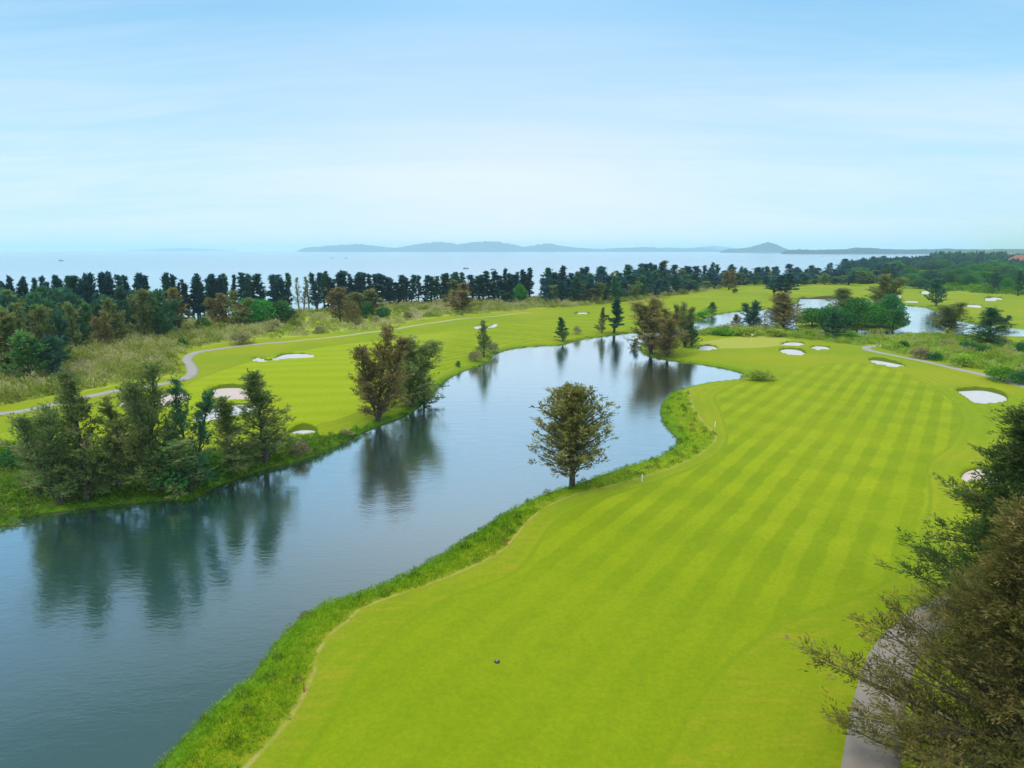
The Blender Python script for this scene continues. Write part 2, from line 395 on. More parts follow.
    # coarse lush grass between the water and the trench line
    bank = t.math('MULTIPLY', t.rng(t.math('ADD', t.attr('dlake'), wob), 2.4, 0.6), t.rng(Y, 110, 150, 1, 0.6))
    col = t.mix(bank, col, t.mix(n_fine, (0.07, 0.16, 0.004), (0.15, 0.30, 0.008)))
    # turf face of the bunkers: darker grass colour with the shade of the slope painted in
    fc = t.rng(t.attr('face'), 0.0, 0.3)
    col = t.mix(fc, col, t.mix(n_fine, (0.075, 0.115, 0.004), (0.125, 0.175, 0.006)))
    # fine bare-earth trench beside the bank grass
    dd = t.math('ADD', t.attr('dirt'), t.math('MULTIPLY', t.math('SUBTRACT', n_fine, 0.5), 0.25))
    dm = t.math('MULTIPLY', t.rng(dd, 0.05, 0.24, 1, 0), t.rng(t.noise(tc, 0.5, 3), 0.36, 0.56, 0.1, 0.75))
    col = t.mix(dm, col, (0.45, 0.36, 0.11))
    worn = t.math('MULTIPLY', t.rng(t.math('ADD', t.attr('dirt'), t.math('MULTIPLY', n_mid, 2)), 0.6, 3.2, 1, 0), 0.25)
    col = t.mix(worn, col, (0.24, 0.25, 0.02))
    # wet mud line at the water
    mud = t.rng(t.attr('dlake'), 0.02, 0.35, 1, 0)
    col = t.mix(mud, col, (0.07, 0.06, 0.025))
    # beach by the sea
    sea = t.rng(t.attr('dsea'), 1, 5, 1, 0)
    col = t.mix(sea, col, (0.42, 0.38, 0.30))
    hs = t.n('ShaderNodeHueSaturation', ins={'Value': t.rng(n_fine, 0.25, 0.75, 0.86, 1.12, False), 'Color': col})
    hs2 = t.n('ShaderNodeHueSaturation', ins={'Value': t.rng(n_vf, 0.25, 0.75, 0.88, 1.1, False), 'Color': hs.outputs[0]})
    bh = t.math('ADD', t.math('MULTIPLY', n_fine, 0.06), t.math('MULTIPLY', n_vf, 0.03))
    bh = t.math('ADD', bh, t.math('MULTIPLY', t.math('MULTIPLY', ro, n_mid), 0.9))
    bp = t.n('ShaderNodeBump', ins={'Strength': 0.5, 'Distance': 1.0, 'Height': bh})
    b = t.n('ShaderNodeBsdfPrincipled', ins={'Base Color': hs2.outputs[0], 'Roughness': 0.9, 'Specular IOR Level': 0.1, 'Normal': bp.outputs[0]})
    t.out(b.outputs[0]); return m

V = np.column_stack([Q, Z])
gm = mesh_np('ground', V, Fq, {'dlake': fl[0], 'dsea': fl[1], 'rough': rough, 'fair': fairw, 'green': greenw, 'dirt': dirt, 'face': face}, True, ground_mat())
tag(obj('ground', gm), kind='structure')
print('ground', len(V), time.time() - T0)

# ------------------------------------------------------------------ water
def water_mat(name, body, ripple, rough_, scale, ior=1.45):
    m = bpy.data.materials.new(name); t = NT(m)
    tc = t.n('ShaderNodeTexCoord').outputs['Object']
    mp = t.n('ShaderNodeMapping', ins={'Vector': tc, 'Rotation': (0, 0, R(-18)), 'Scale': (0.55, 1.25, 1)}).outputs[0]
    n1 = t.noise(mp, scale, 4, 0.6, 0.3)
    n2 = t.noise(mp, scale * 0.22, 3, 0.5)
    n3 = t.noise(tc, 0.02, 2, 0.5)
    gust = t.rng(n3, 0.3, 0.7, 0.6, 1.2)
    h = t.math('MULTIPLY', t.math('ADD', t.math('MULTIPLY', n1, 0.06 * ripple), t.math('MULTIPLY', n2, 0.10 * ripple)), gust)
    bp = t.n('ShaderNodeBump', ins={'Strength': 1.0, 'Distance': 1.0, 'Height': h})
    lw = t.n('ShaderNodeLayerWeight', ins={'Blend': 0.5, 'Normal': bp.outputs[0]}).outputs['Facing']
    rp = t.n('ShaderNodeValToRGB', ins={0: lw}); el = rp.color_ramp
    while len(el.elements) < len(ior): el.elements.new(0.5)
    for e_, (p_, c_) in zip(el.elements, ior): e_.position = p_; e_.color = (c_, c_, c_, 1)
    fr = rp.outputs[0]
    df = t.n('ShaderNodeBsdfDiffuse', ins={'Color': (*body, 1)})
    gl = t.n('ShaderNodeBsdfGlossy', ins={'Color': (1, 1, 1, 1), 'Roughness': rough_, 'Normal': bp.outputs[0]})
    mx = t.n('ShaderNodeMixShader', ins={0: fr, 1: df.outputs[0], 2: gl.outputs[0]})
    t.out(mx.outputs[0]); return m

lk = np.array([[-260, -30, 0], [330, -30, 0], [330, 330, 0], [-260, 330, 0]], float)
# the sheet stops short of the sea shore
lake_sheet = np.array([[-260, -30, 0], [330, -30, 0], [330, 330, 0], [120, 360, 0], [40, 300, 0], [0, 240, 0], [-120, 165, 0], [-260, 120, 0]], float)
lm = bpy.data.meshes.new('lake'); lm.from_pydata([tuple(v) for v in lake_sheet], [], [tuple(range(8))]); lm.materials.append(water_mat('lake_water', (0.017, 0.062, 0.052), 0.27, 0.08, 2.6, [(0.25, 0.04), (0.46, 0.075), (0.58, 0.30), (0.68, 0.62), (0.83, 0.86), (1.0, 0.98)]))
tag(obj('lake', lm), kind='structure')
sp = [tuple((*v, -0.2)) for v in SEA]
# sea sheet reaches a little under the beach
sm = bpy.data.meshes.new('sea')
inner = SEA.copy(); inner[3:len(SEA) - 3, 1] -= 6
sm.from_pydata([(x, y, -0.2) for x, y in inner], [], [tuple(range(len(inner)))]); sm.materials.append(water_mat('sea_water', (0.20, 0.36, 0.44), 0.5, 0.12, 0.25, [(0.0, 0.04), (0.7, 0.35), (0.9, 0.58), (1.0, 0.68)]))
tag(obj('sea', sm), kind='structure')

# ------------------------------------------------------------------ paths
def strip(name, pts, w, mat, lift=0.045):
    # resample
    seg = np.hypot(*np.diff(pts, axis=0).T); s = np.concatenate([[0], np.cumsum(seg)])
    n = max(8, int(s[-1] / 0.8)); u = np.linspace(0, s[-1], n)
    C = np.column_stack([np.interp(u, s, pts[:, 0]), np.interp(u, s, pts[:, 1])])
    T = np.gradient(C, axis=0); T /= np.hypot(*T.T)[:, None]; N = np.column_stack([-T[:, 1], T[:, 0]])
    rows = []
    for k, (o, dz) in enumerate([(-1.0, -0.12), (-0.97, 0.0), (-0.33, 0.02), (0.33, 0.02), (0.97, 0.0), (1.0, -0.12)]):
        q = C + N * o * w / 2
        rows.append(np.column_stack([q, ground_z(q) + lift + dz]))
    V = np.concatenate(rows); m = len(rows)
    ix = np.arange(m * n).reshape(m, n)
    Fq = np.stack([ix[:-1, :-1], ix[1:, :-1], ix[1:, 1:], ix[:-1, 1:]], -1).reshape(-1, 4)[:, ::-1]
    return obj(name, mesh_np(name, V, Fq, None, False, mat))
conc = plain('worn_concrete', (0.34, 0.315, 0.265), 0.9, 0.18, 0.6)
conc2 = plain('grey_concrete', (0.27, 0.225, 0.175), 0.9, 0.18, 0.7)
dirt_track = plain('sandy_track', (0.40, 0.37, 0.17), 0.95, 0.2, 0.4)
kp = 6 * 15
for pts, w, mm in ((path_left[:kp + 1], 2.2, conc), (path_left[kp:], 2.0, dirt_track), (path_right, 2.1, conc), (path_near, 2.5, conc2)):
    tag(strip('cart_path', pts, w, mm), kind='structure')

# ------------------------------------------------------------------ bunkers
def sand_mat():
    m = bpy.data.materials.new('sand'); t = NT(m)
    tc = t.n('ShaderNodeTexCoord').outputs['Object']
    c = t.mix(t.noise(tc, 0.8, 4), (0.50, 0.49, 0.47), (0.60, 0.59, 0.57))
    w = t.n('ShaderNodeTexWave', ins={'Vector': tc, 'Scale': 4.0, 'Distortion': 3.0, 'Detail': 2.0})
    bp = t.n('ShaderNodeBump', ins={'Strength': 0.3, 'Distance': 0.1, 'Height': w.outputs['Fac']})
    b = t.n('ShaderNodeBsdfPrincipled', ins={'Base Color': c, 'Roughness': 0.95, 'Specular IOR Level': 0.1, 'Normal': bp.outputs[0]})
    t.out(b.outputs[0]); return m
SAND = sand_mat()
SANDP = plain('pink_sand', (0.56, 0.46, 0.385), 0.95, 0.1, 0.8, spec=0.1)
for i, (S, Gp, lab, d, far) in enumerate(BUNK):
    c = S.mean(0)
    rings = [1.03, 0.8, 0.5, 0.2]
    Vs = []
    zb = float(np.mean(ground_z(S * 0.5 + c * 0.5))) + 0.12
    span = max(np.abs((S - c) @ d).max(), 0.5)
    zb = max(zb, 0.22)
    for s_ in rings:
        q = c + (S - c) * s_
        rise = ((q - c) @ d) / span
        z = np.maximum(zb + 0.10 * s_ ** 2 + 0.22 * rise * (s_ > 0), 0.16)
        Vs.append(np.column_stack([q, z]))
    n = len(S)
    Vv = np.concatenate(Vs + [[[c[0], c[1], zb]]])
    f = []
    for k_ in range(len(rings) - 1):
        for j in range(n):
            a, b = k_ * n + j, k_ * n + (j + 1) % n
            f.append((a, b, b + n, a + n))
    last = (len(rings) - 1) * n
    m = bpy.data.meshes.new('bunker')
    f += [(last + j, last + (j + 1) % n, len(Vv) - 1) for j in range(n)]
    m.from_pydata([tuple(v) for v in Vv], [], f); m.materials.append(SANDP if 'pinkish' in lab.split()[:3] else SAND)
    for p in m.polygons: p.use_smooth = True
    tag(obj('sand_bunker', m), lab, 'bunker', 'sand bunkers of the golf course')
print('bunkers', time.time() - T0)

# ------------------------------------------------------------------ foliage geometry
def norm(v): return v / (np.linalg.norm(v, axis=-1, keepdims=True) + 1e-9)

def blades(rng, p, d, L, W, jit=0.6, droop=0.0, k=1):
    """k narrow leaf faces at every anchor"""
    p = np.repeat(p, k, 0); d = np.repeat(d, k, 0)
    n = len(p)
    dd = norm(d + rng.normal(0, jit, (n, 3)) + np.array([0, 0, -droop]))
    side = norm(np.cross(dd, rng.normal(0, 1, (n, 3))))
    l = (L * rng.uniform(0.55, 1.25, n))[:, None]; w = (W * rng.uniform(0.6, 1.3, n))[:, None]
    V = np.stack([p, p + dd * l * 0.5 + side * w * 0.5, p + dd * l, p + dd * l * 0.45 - side * w * 0.5], 1).reshape(-1, 3)
    return V, np.arange(4 * n, dtype=np.int32).reshape(n, 4)

def tube(path, rad, ns=6):
    path = np.asarray(path, float); n = len(path)
    T = norm(np.gradient(path, axis=0))
    ref = np.array([0.31, 0.95, 0.1]); a = norm(np.cross(T, ref)); b = np.cross(T, a)
    ang = np.linspace(0, 2 * np.pi, ns, endpoint=False)
    V = (path[:, None] + (a[:, None] * np.cos(ang)[None, :, None] + b[:, None] * np.sin(ang)[None, :, None]) * np.asarray(rad)[:, None, None]).reshape(-1, 3)
    ix = np.arange(n * ns).reshape(n, ns); jx = np.roll(ix, -1, 1)
    Fq = np.stack([ix[:-1], jx[:-1], jx[1:], ix[1:]], -1).reshape(-1, 4)
    return V, Fq

class Acc:
    def __init__(s): s.V = []; s.F = []; s.T = []; s.n = 0
    def add(s, V, Fq, t=None):
        s.V.append(V); s.F.append(Fq + s.n); s.n += len(V)
        s.T.append(np.full(len(V), 0.5) if t is None else np.asarray(t, float) * np.ones(len(V)))
    def mesh(s, name, mat, sm=False): return mesh_np(name, np.concatenate(s.V), np.concatenate(s.F), {'tint': np.concatenate(s.T)}, sm, mat)

def casuarina(seed, h=10, w=6, nb=60, sub=5, kb=5, L=0.35, W=0.06, base=0.15, up=35, droop=0.15, shape='ovate', limbs=24, lean=0.0, stems=1, gap=0.0, spray=0.35, slim=0.0):
    rng = np.random.default_rng(seed)
    tr, cr = Acc(), Acc()
    for st in range(stems):
        sa = st * 6.28 / stems + rng.uniform(-0.5, 0.5)
        so = 0.0 if stems == 1 else w * (0.27 if st else 0.08)
        n = 9; tt = np.linspace(0, 1, n)
        hh = h * (1.0 if st == 0 else rng.uniform(0.78, 0.95))
        wob = np.cumsum(rng.normal(0, (0.003 if shape == 'round' and nb > 150 else 0.012) * h, (n, 2)), 0) * np.linspace(0, 1, n)[:, None]
        path = np.column_stack([np.cos(sa) * so * tt + wob[:, 0] + lean * h * tt ** 1.3, np.sin(sa) * so * tt + wob[:, 1], hh * 0.97 * tt])
        r0 = 0.017 * h / (stems ** 0.4)
        tr.add(*tube(path - [0, 0, 0.25], r0 * (1 - tt) ** 0.8 + 0.012 * h * 0.12, 7))
        m = nb // stems
        big = rng.random(5) * 6.28
        for i in range(m):
            t = base + (0.98 - base) * ((i + rng.random()) / m) ** 0.9
            if rng.random() < gap: continue
            a = i * 2.399 + rng.normal(0, 0.35)
            u = (t - base) / (1 - base)
            if shape == 'ovate': pr = (0.75 + 0.25 * min(1, (u / 0.25))) * (1 - u) ** 0.62 * 1.12
            elif shape == 'round': pr = math.sqrt(max(0.04, 1 - (2 * u - 0.9) ** 2 / 1.12)) * (1.0 if u < .8 else 1.0 - (u - .8) * 2.2)
            elif shape == 'column': pr = (0.55 + 0.45 * min(1, u / 0.2)) * (1 - u) ** 0.62 * 1.15
            else: pr = (1 - u) ** 0.9 + 0.06
            pr *= 1 + ((0.25 * math.sin(3 * a + big[0] + 5 * u) + 0.18 * math.sin(9 * u + big[1] + a)) if not (shape == 'round' and nb > 150) else 0.10 * math.sin(3 * a + 7 * u))
            bl = w / 2 * pr * (rng.uniform(0.84, 1.0) if shape == 'round' else rng.uniform(0.70, 1.02))
            if stems > 1: bl *= 0.85
            el = R(up + 38 * u + rng.normal(0, 9))
            p0 = np.array([np.interp(t, tt, path[:, 0]), np.interp(t, tt, path[:, 1]), hh * 0.97 * t])
            s = np.linspace(0, 1, 6)[:, None]
            o = np.array([math.cos(a), math.sin(a), 0])
            bend = rng.normal(0, 0.12, 2)
            perp = np.array([-o[1], o[0], 0])
            bp = p0 + o * bl * s * math.cos(el) + perp * bl * bend[0] * s ** 2 + np.array([0, 0, 1]) * (bl * s * math.sin(el) - droop * bl * s ** 2.2)
            if i % max(1, m // max(1, limbs)) == 0 or bl > w * 0.36:
                tr.add(*tube(bp, r0 * 0.42 * (1 - t * 0.6) * (1 - s[:, 0]) + 0.012, 4))
            ns = max(3, int(round(sub * (0.55 + 0.75 * pr))))
            q = rng.uniform(0.06, 1.0, ns) ** (0.6 if nb > 250 else 0.8)
            ax = np.column_stack([np.interp(q, s[:, 0], bp[:, c]) for c in range(3)])
            tang = norm(bp[-1] - bp[0])
            off = norm(rng.normal(0, 1, (ns, 3)))
            td = norm(tang * 0.7 + off * 0.9 + np.array([0, 0, 0.55 - 1.2 * droop]))
            lt = (spray * w * 0.30 * (1.05 - 0.45 * q) * rng.uniform(0.6, 1.25, ns))
            uu = rng.uniform(0.0, 1.0, (ns, kb))
            pos = ax[:, None] + td[:, None] * (uu * lt[:, None])[:, :, None] + rng.normal(0, 1, (ns, kb, 3)) * (0.13 * lt[:, None] * (1.1 - 0.6 * uu))[:, :, None]
            pos[:, :, 2] -= droop * 0.8 * lt[:, None] * uu ** 2
            V, Fq = blades(rng, pos.reshape(-1, 3), np.repeat(td, kb, 0), L, W, 0.42, droop * 0.5, 1)
            tb = np.clip(rng.normal(0.36, 0.16) + rng.normal(0, 0.13, ns)[:, None] + 0.28 * uu + rng.normal(0, 0.06, (ns, kb)), 0, 1).ravel()
            cr.add(V, Fq, np.repeat(tb, 4))
        # leader
        V, Fq = blades(rng, path[-1] + rng.normal(0, 0.012 * h, (10, 3)), np.tile([0, 0, 1.0], (10, 1)), L * 1.2, W, 0.35, 0, 4)
        cr.add(V, Fq, 0.6)
    zz_ = np.concatenate(cr.V)[:, 2]
    return tr.mesh('trunk', MAT['bark'], True), cr.mesh('crown', MAT['dark_green']), float(np.percentile(zz_, 99.85))

def broadleaf(seed, h=7, w=7, nl=14, n=5000, L=0.35, low=0.12):
    rng = np.random.default_rng(seed); tr, cr = Acc(), Acc()
    tr.add(*tube(np.array([[0, 0, -0.3], [0.05 * h * rng.normal(0, .4), 0, h * 0.25], [0.1, 0.1, h * 0.5]]), np.array([0.03, 0.024, 0.012]) * h, 7))
    for i in range(nl):
        a = i * 2.399; rr_ = w / 2 * 0.66 * math.sqrt((i + 0.5) / nl) * rng.uniform(0.8, 1.1)
        zc = h * (0.78 - 0.58 * (i / nl) ** 1.1 + rng.normal(0, 0.05))
        c = np.array([rr_ * math.cos(a), rr_ * math.sin(a), zc])
        ra = np.array([w * 0.21, w * 0.21, h * 0.21]) * rng.uniform(0.75, 1.2)
        if c[2] - ra[2] < h * low and i > nl * 0.7: c[2] = h * low + ra[2]
        tr.add(*tube(np.array([[0, 0, h * 0.2], (c * [0.5, 0.5, 0.72]), c]), np.array([0.012, 0.009, 0.003]) * h, 4))
        m = n // nl
        dirs = norm(rng.normal(0, 1, (m, 3)))
        rad = rng.uniform(0.45, 1.05, m) ** 0.5 * (1 + 0.12 * np.sin(dirs[:, 0] * 7 + i) * np.sin(dirs[:, 2] * 8 + i * 2))
        p = c + dirs * ra * rad[:, None]
        V, Fq = blades(rng, p, dirs, L, L * 0.55, 0.8, 0.15, 1)
        cr.add(V, Fq, np.repeat(np.clip(rng.normal(0.45, 0.18) + rng.normal(0, 0.12, m), 0, 1), 4))
    return tr.mesh('trunk', MAT['bark'], True), cr.mesh('crown', MAT['leafy']), h

def clump(seed, n=60, L=1.0, W=0.12, spread=0.5, dome=0.6):
    """unit tussock: radius about 1, height about 1"""
    rng = np.random.default_rng(seed)
    a = rng.uniform(0, 6.28, n); r_ = np.sqrt(rng.random(n))
    p = np.column_stack([r_ * np.cos(a) * 0.75, r_ * np.sin(a) * 0.75, np.zeros(n)])
    p[:, 2] = dome * (1 - r_ ** 2) * rng.uniform(0.2, 1, n)
    d = norm(np.column_stack([np.cos(a) * r_ * spread, np.sin(a) * r_ * spread, np.full(n, 0.8)]))
    V, Fq = blades(rng, p, d, L * 0.55, W, 0.35, 0.0, 1)
    t = np.clip(rng.normal(0.45, 0.2, n), 0, 1)
    return V, Fq, np.repeat(t, 4)

def scatter(poly, spacing, rng, jitter=0.45):
    lo, hi = poly.min(0), poly.max(0)
    gx = np.arange(lo[0], hi[0], spacing); gy = np.arange(lo[1], hi[1], spacing)
    X, Y = np.meshgrid(gx, gy); q = np.column_stack([X.ravel(), Y.ravel()]) + rng.uniform(-jitter, jitter, (X.size, 2)) * spacing
    return q[inside(q, poly)]

def merge_clumps(name, mat, pts, size, hgt, rng, protos, tb=0.0, tv=0.25, kind='stuff'):
    if not len(pts): return
    z = ground_z(pts)
    Vs, Fs, Ts = [], [], []; n0 = 0
    pick = rng.integers(0, len(protos), len(pts)); ang = rng.uniform(0, 6.28, len(pts))
    size = size * rng.uniform(0.65, 1.3, len(pts)); hgt = hgt * rng.uniform(0.65, 1.3, len(pts))
    field = 0.5 + 0.5 * np.sin(pts[:, 0] * 0.21 + np.sin(pts[:, 1] * 0.13) * 2) * np.sin(pts[:, 1] * 0.17 + 1.3)
    tt = np.clip(tb + tv * (rng.normal(0, 0.6, len(pts)) + (field - 0.5) * 1.6), -0.5, 0.6)
    for k_, (V, Fq, T) in enumerate(protos):
        s = np.where(pick == k_)[0]
        if not len(s): continue
        c, sn = np.cos(ang[s])[:, None], np.sin(ang[s])[:, None]
        X = (V[None, :, 0] * c - V[None, :, 1] * sn) * size[s][:, None] + pts[s, 0][:, None]
        Y = (V[None, :, 0] * sn + V[None, :, 1] * c) * size[s][:, None] + pts[s, 1][:, None]
        Zz = V[None, :, 2] * hgt[s][:, None] + z[s][:, None] - 0.03
        Vs.append(np.stack([X, Y, Zz], -1).reshape(-1, 3))
        Fs.append((Fq[None] + (np.arange(len(s)) * len(V))[:, None, None] + n0).reshape(-1, 4)); n0 += len(s) * len(V)
        Ts.append((T[None] + tt[s][:, None]).ravel())
    o = obj(name, mesh_np(name, np.concatenate(Vs), np.concatenate(Fs), {'tint': np.clip(np.concatenate(Ts), 0, 1)}, False, mat))
    return tag(o, kind=kind)

rng = np.random.default_rng(7)
fine = [clump(s, 34, 1.0, 0.10, 0.6, 0.5) for s in range(5)]
dense = [clump(s + 20, 90, 0.8, 0.11, 0.9, 0.85) for s in range(6)]

# lush bank grass on the near shore: between the water and the trench
BANK = np.vstack([P(lake_px[lake_px.index((743, 374)):], 0.0), DIRT[:: 3]])
BANK = np.vstack([P([q for q in lake_px[lake_px.index((675, 392)):]], 0.0), DIRT])
def bank_pts(spacing):
    q = scatter(BANK, spacing, rng)
    dl = fields(q)[0]; dd = seg_dist(q, DIRT, False)
    return q[(dl > 0.05) & (dd > 0.25)], None
q1 = bank_pts(0.42)[0]
near = np.hypot(q1[:, 0], q1[:, 1])
lo_ = merge_clumps('bank_grass', MAT['lush'], q1[near < 62], 0.42, 0.42, rng, fine, 0.0, 0.22)
q2 = bank_pts(0.62)[0]; d2 = np.hypot(q2[:, 0], q2[:, 1])
q2 = q2[d2 >= 62]
merge_clumps('bank_grass', MAT['lush'], q2, 0.5, 0.30, rng, [clump(s + 60, 18, 1.0, 0.16, 0.6, 0.5) for s in range(4)], 0.05, 0.2)

q3 = bank_pts(1.7)[0]
merge_clumps('bank_weeds', MAT['lush_dark'], q3[rng.random(len(q3)) < 0.5], 0.45, 0.55, rng, dense[:3], 0.15, 0.35)
# left lakeside bank
q = scatter(LONG_B, 0.85, rng); dl = fields(q)[0]; q = q[(dl > 0.1) & (np.abs(q[:, 0]) < 80)]
merge_clumps('bank_undergrowth', MAT['lush_dark'], q, 0.8, 0.75, rng, dense[:3], 0.0, 0.3)
# pampas and long grass
def keep_off(q, m=2.2):
    k = np.ones(len(q), bool)
    for p_ in (path_left, path_right): k &= seg_dist(q, p_, False) > m
    dl, ds = fields(q); return q[k & (dl > 0.5) & (ds > 8)]
q = keep_off(scatter(LONG_L, 2.0, rng))
# pampas is densest left of the path bend and along the foot of the shore trees
PD1 = P([(-160, 420), (0, 405), (60, 396), (118, 384), (165, 377), (176, 371), (174, 361), (184, 350), (206, 344), (245, 338), (262, 334), (300, 325), (250, 318), (200, 322), (0, 330), (-160, 330)])
PD2 = P([(440, 311), (500, 309), (560, 308), (600, 306), (650, 300), (690, 294), (650, 290), (560, 297), (480, 301), (400, 304), (330, 309), (330, 314), (400, 311)])
m1 = inside(q, PD1) | inside(q, PD2) | (rng.random(len(q)) < 0.30)
merge_clumps('pampas_grass', MAT['pampas'], q[m1], 1.7, 1.7, rng, dense, 0.05, 0.42)
mound = [clump(s + 40, 260, 0.42, 0.09, 1.3, 1.15) for s in range(5)]
q = keep_off(scatter(LONG_L, 5.2, rng), 4.0)
m1 = inside(q, PD1) | inside(q, PD2) | (rng.random(len(q)) < 0.22)
merge_clumps('pampas_mounds', MAT['pampas'], q[m1 & (rng.random(len(q)) < 0.8)], 2.5, 2.3, rng, mound, 0.22, 0.5)
q = keep_off(scatter(LONG_R, 5.0, rng), 4.5)
merge_clumps('grass_mounds', MAT['reed'], q, 2.1, 1.9, rng, mound, 0.15, 0.55)
q = keep_off(scatter(LONG_R, 1.5, rng), 2.4)
merge_clumps('long_grass', MAT['reed'], q, 1.35, 1.25, rng, dense, 0.0, 0.38)
q = keep_off(scatter(LONG_F, 5.0, rng), 2.4)
merge_clumps('far_scrub', MAT['bush'], q, 3.4, 2.3, rng, dense[:3], -0.05, 0.35)
# low fringe of weeds along every lake edge
LS = LAKE
seg = []
for i in range(len(LS)):
    a, b = LS[i], LS[(i + 1) % len(LS)]
    L_ = np.hypot(*(b - a)); nn = int(L_ / 0.9)
    if L_ > 60 or a[1] < 20: continue
    nrm = np.array([-(b - a)[1], (b - a)[0]]) / (L_ + 1e-9)
    for j in range(nn):
        seg.append(a + (b - a) * (j + rng.random()) / nn + nrm * rng.normal(0, 0.35))
seg = np.array(seg); dl = fields(seg)[0]; seg = seg[(dl > 0.0) & (dl < 1.2)]
merge_clumps('shore_weeds', MAT['lush_dark'], seg, 0.55, 0.45, rng, fine, 0.05, 0.3)
q = np.array([at(437 + rng.normal(0, 5), 384 + rng.normal(0, 4), 0) for _ in range(60)]); 
q = q[fields(q)[0] < 1.0]
merge_clumps('water_plants', MAT['lush'], q, 0.7, 0.25, rng, fine, 0.2, 0.2)
print('grass', time.time() - T0)

# ------------------------------------------------------------------ trees
PROTO = {}
def proto(key, fn, *a, **k): PROTO[key] = fn(*a, **k)
# back row, seen from 230 m and more
for i in range(8):
    proto(f'far{i}', casuarina, 100 + i, 15, 5.0 + 0.6 * (i % 3), 40, 6, 8, 0.75, 0.30, 0.10 + 0.04 * (i % 3), 48, 0.04, 'column' if i % 3 else 'ovate', 8, 0.012 * (i - 3), 1 + (i == 5), 0.10, 0.55)
for i in range(5):
    proto(f'fat{i}', casuarina, 140 + i, 11, 8.5, 54, 7, 8, 0.66, 0.27, 0.03, 38, 0.08, 'ovate' if i % 2 else 'round', 8, 0.0, 1 + i % 2, 0.10, 0.50)
proto('bare', casuarina, 160, 15, 5.5, 34, 5, 5, 0.6, 0.17, 0.12, 45, 0.0, 'column', 26, 0, 1, 0.15, 0.5)
for i in range(4): proto(f'cone{i}', casuarina, 170 + i, 9, 5, 64, 7, 9, 0.40, 0.14, 0.03, 30, 0.08, 'cone', 10, 0, 1, 0.05, 0.5)
for i in range(4): proto(f'leaf{i}', broadleaf, 200 + i, 7, 8, 17, 4200, 0.55)
for i in range(3): proto(f'bush{i}', broadleaf, 220 + i, 3, 4, 11, 1700, 0.30, 0.02)
# lakeside trees, seen from 65 to 90 m
for i in range(4):
    proto(f'mid{i}', casuarina, 300 + i, 12, 8.0, [120, 132, 126, 132][i], 9, 15, 0.34, 0.085, 0.03, 40, 0.06, 'ovate', 40, 0.02 * (i - 1), [2, 3, 1, 3][i], 0.12, 0.50)
for i in range(4):
    proto(f'lake{i}', casuarina, 330 + i, 12, 6.6, 96, 10, 15, 0.34, 0.085, 0.02, 34, 0.12, ['cone', 'ovate', 'cone', 'ovate'][i], 34, 0.03 * (i - 1), [1, 2, 1, 2][i], 0.22, 0.55)
proto('lone', casuarina, 352, 9.6, 6.4, 190, 7, 14, 0.26, 0.070, 0.10, 40, 0.0, 'round', 40, 0.0, 1, 0.08, 0.42)
proto('near_brown', casuarina, 400, 13.5, 10.5, 380, 20, 20, 0.20, 0.044, 0.01, 18, 0.03, 'cone', 50, 0.0, 1, 0.05, 0.40)
proto('near_dark', casuarina, 412, 15.5, 8.5, 340, 15, 18, 0.24, 0.055, 0.03, 20, 0.05, 'cone', 60, 0.0, 1, 0.12, 0.46)
print('protos', time.time() - T0, {k: len(v[1].polygons) for k, v in PROTO.items() if k in ('far0', 'mid0', 'lone', 'near_brown', 'near_dark')})

trng = np.random.default_rng(11)
NTREE = 0
def tree(key, px, py, top, label, cat='tree', name='casuarina_tree', mat=None, wid=None, group=None, rot=None, wpx=None, bark=None):
    global NTREE
    tm, cm, h0 = PROTO[key]
    x, y, z = place(px, py)
    if 'leaning over' not in label:
        for _ in range(14):
            if z > 0.45: break
            py -= 0.8; x, y, z = place(px, py)
    hh = max(0.8, height_to(y, top, z)); s = hh / h0
    if wpx: # wanted crown width in photo units
        w0 = cm.get('w0')
        if not w0:
            xs = np.empty(len(cm.vertices) * 3, np.float32); cm.vertices.foreach_get('co', xs); xs = xs.reshape(-1, 3)
            w0 = float(np.percentile(xs[:, 0], 99.5) - np.percentile(xs[:, 0], 0.5)); cm['w0'] = w0
        depth = y * CP + (H - z) * SP
        sw = wpx / F * depth / w0
    else: sw = s * (wid or 1.0)
    e = bpy.data.objects.new(name, None); e.empty_display_size = 0.5
    link(e); e.location = (x, y, z - 0.05); e.rotation_euler = (trng.normal(0, 0.035) if rot is None else 0, trng.normal(0, 0.035) if rot is None else 0, trng.uniform(0, 6.28) if rot is None else rot); e.scale = (sw, sw, s)
    for nm, me in (('trunk', tm), ('crown', cm)):
        o = bpy.data.objects.new(nm, me); link(o, e)
        mt = mat if nm == 'crown' else bark
        if mt:
            o.material_slots[0].link = 'OBJECT'; o.material_slots[0].material = MAT[mt]
    NTREE += 1
    return tag(e, label, cat, group)

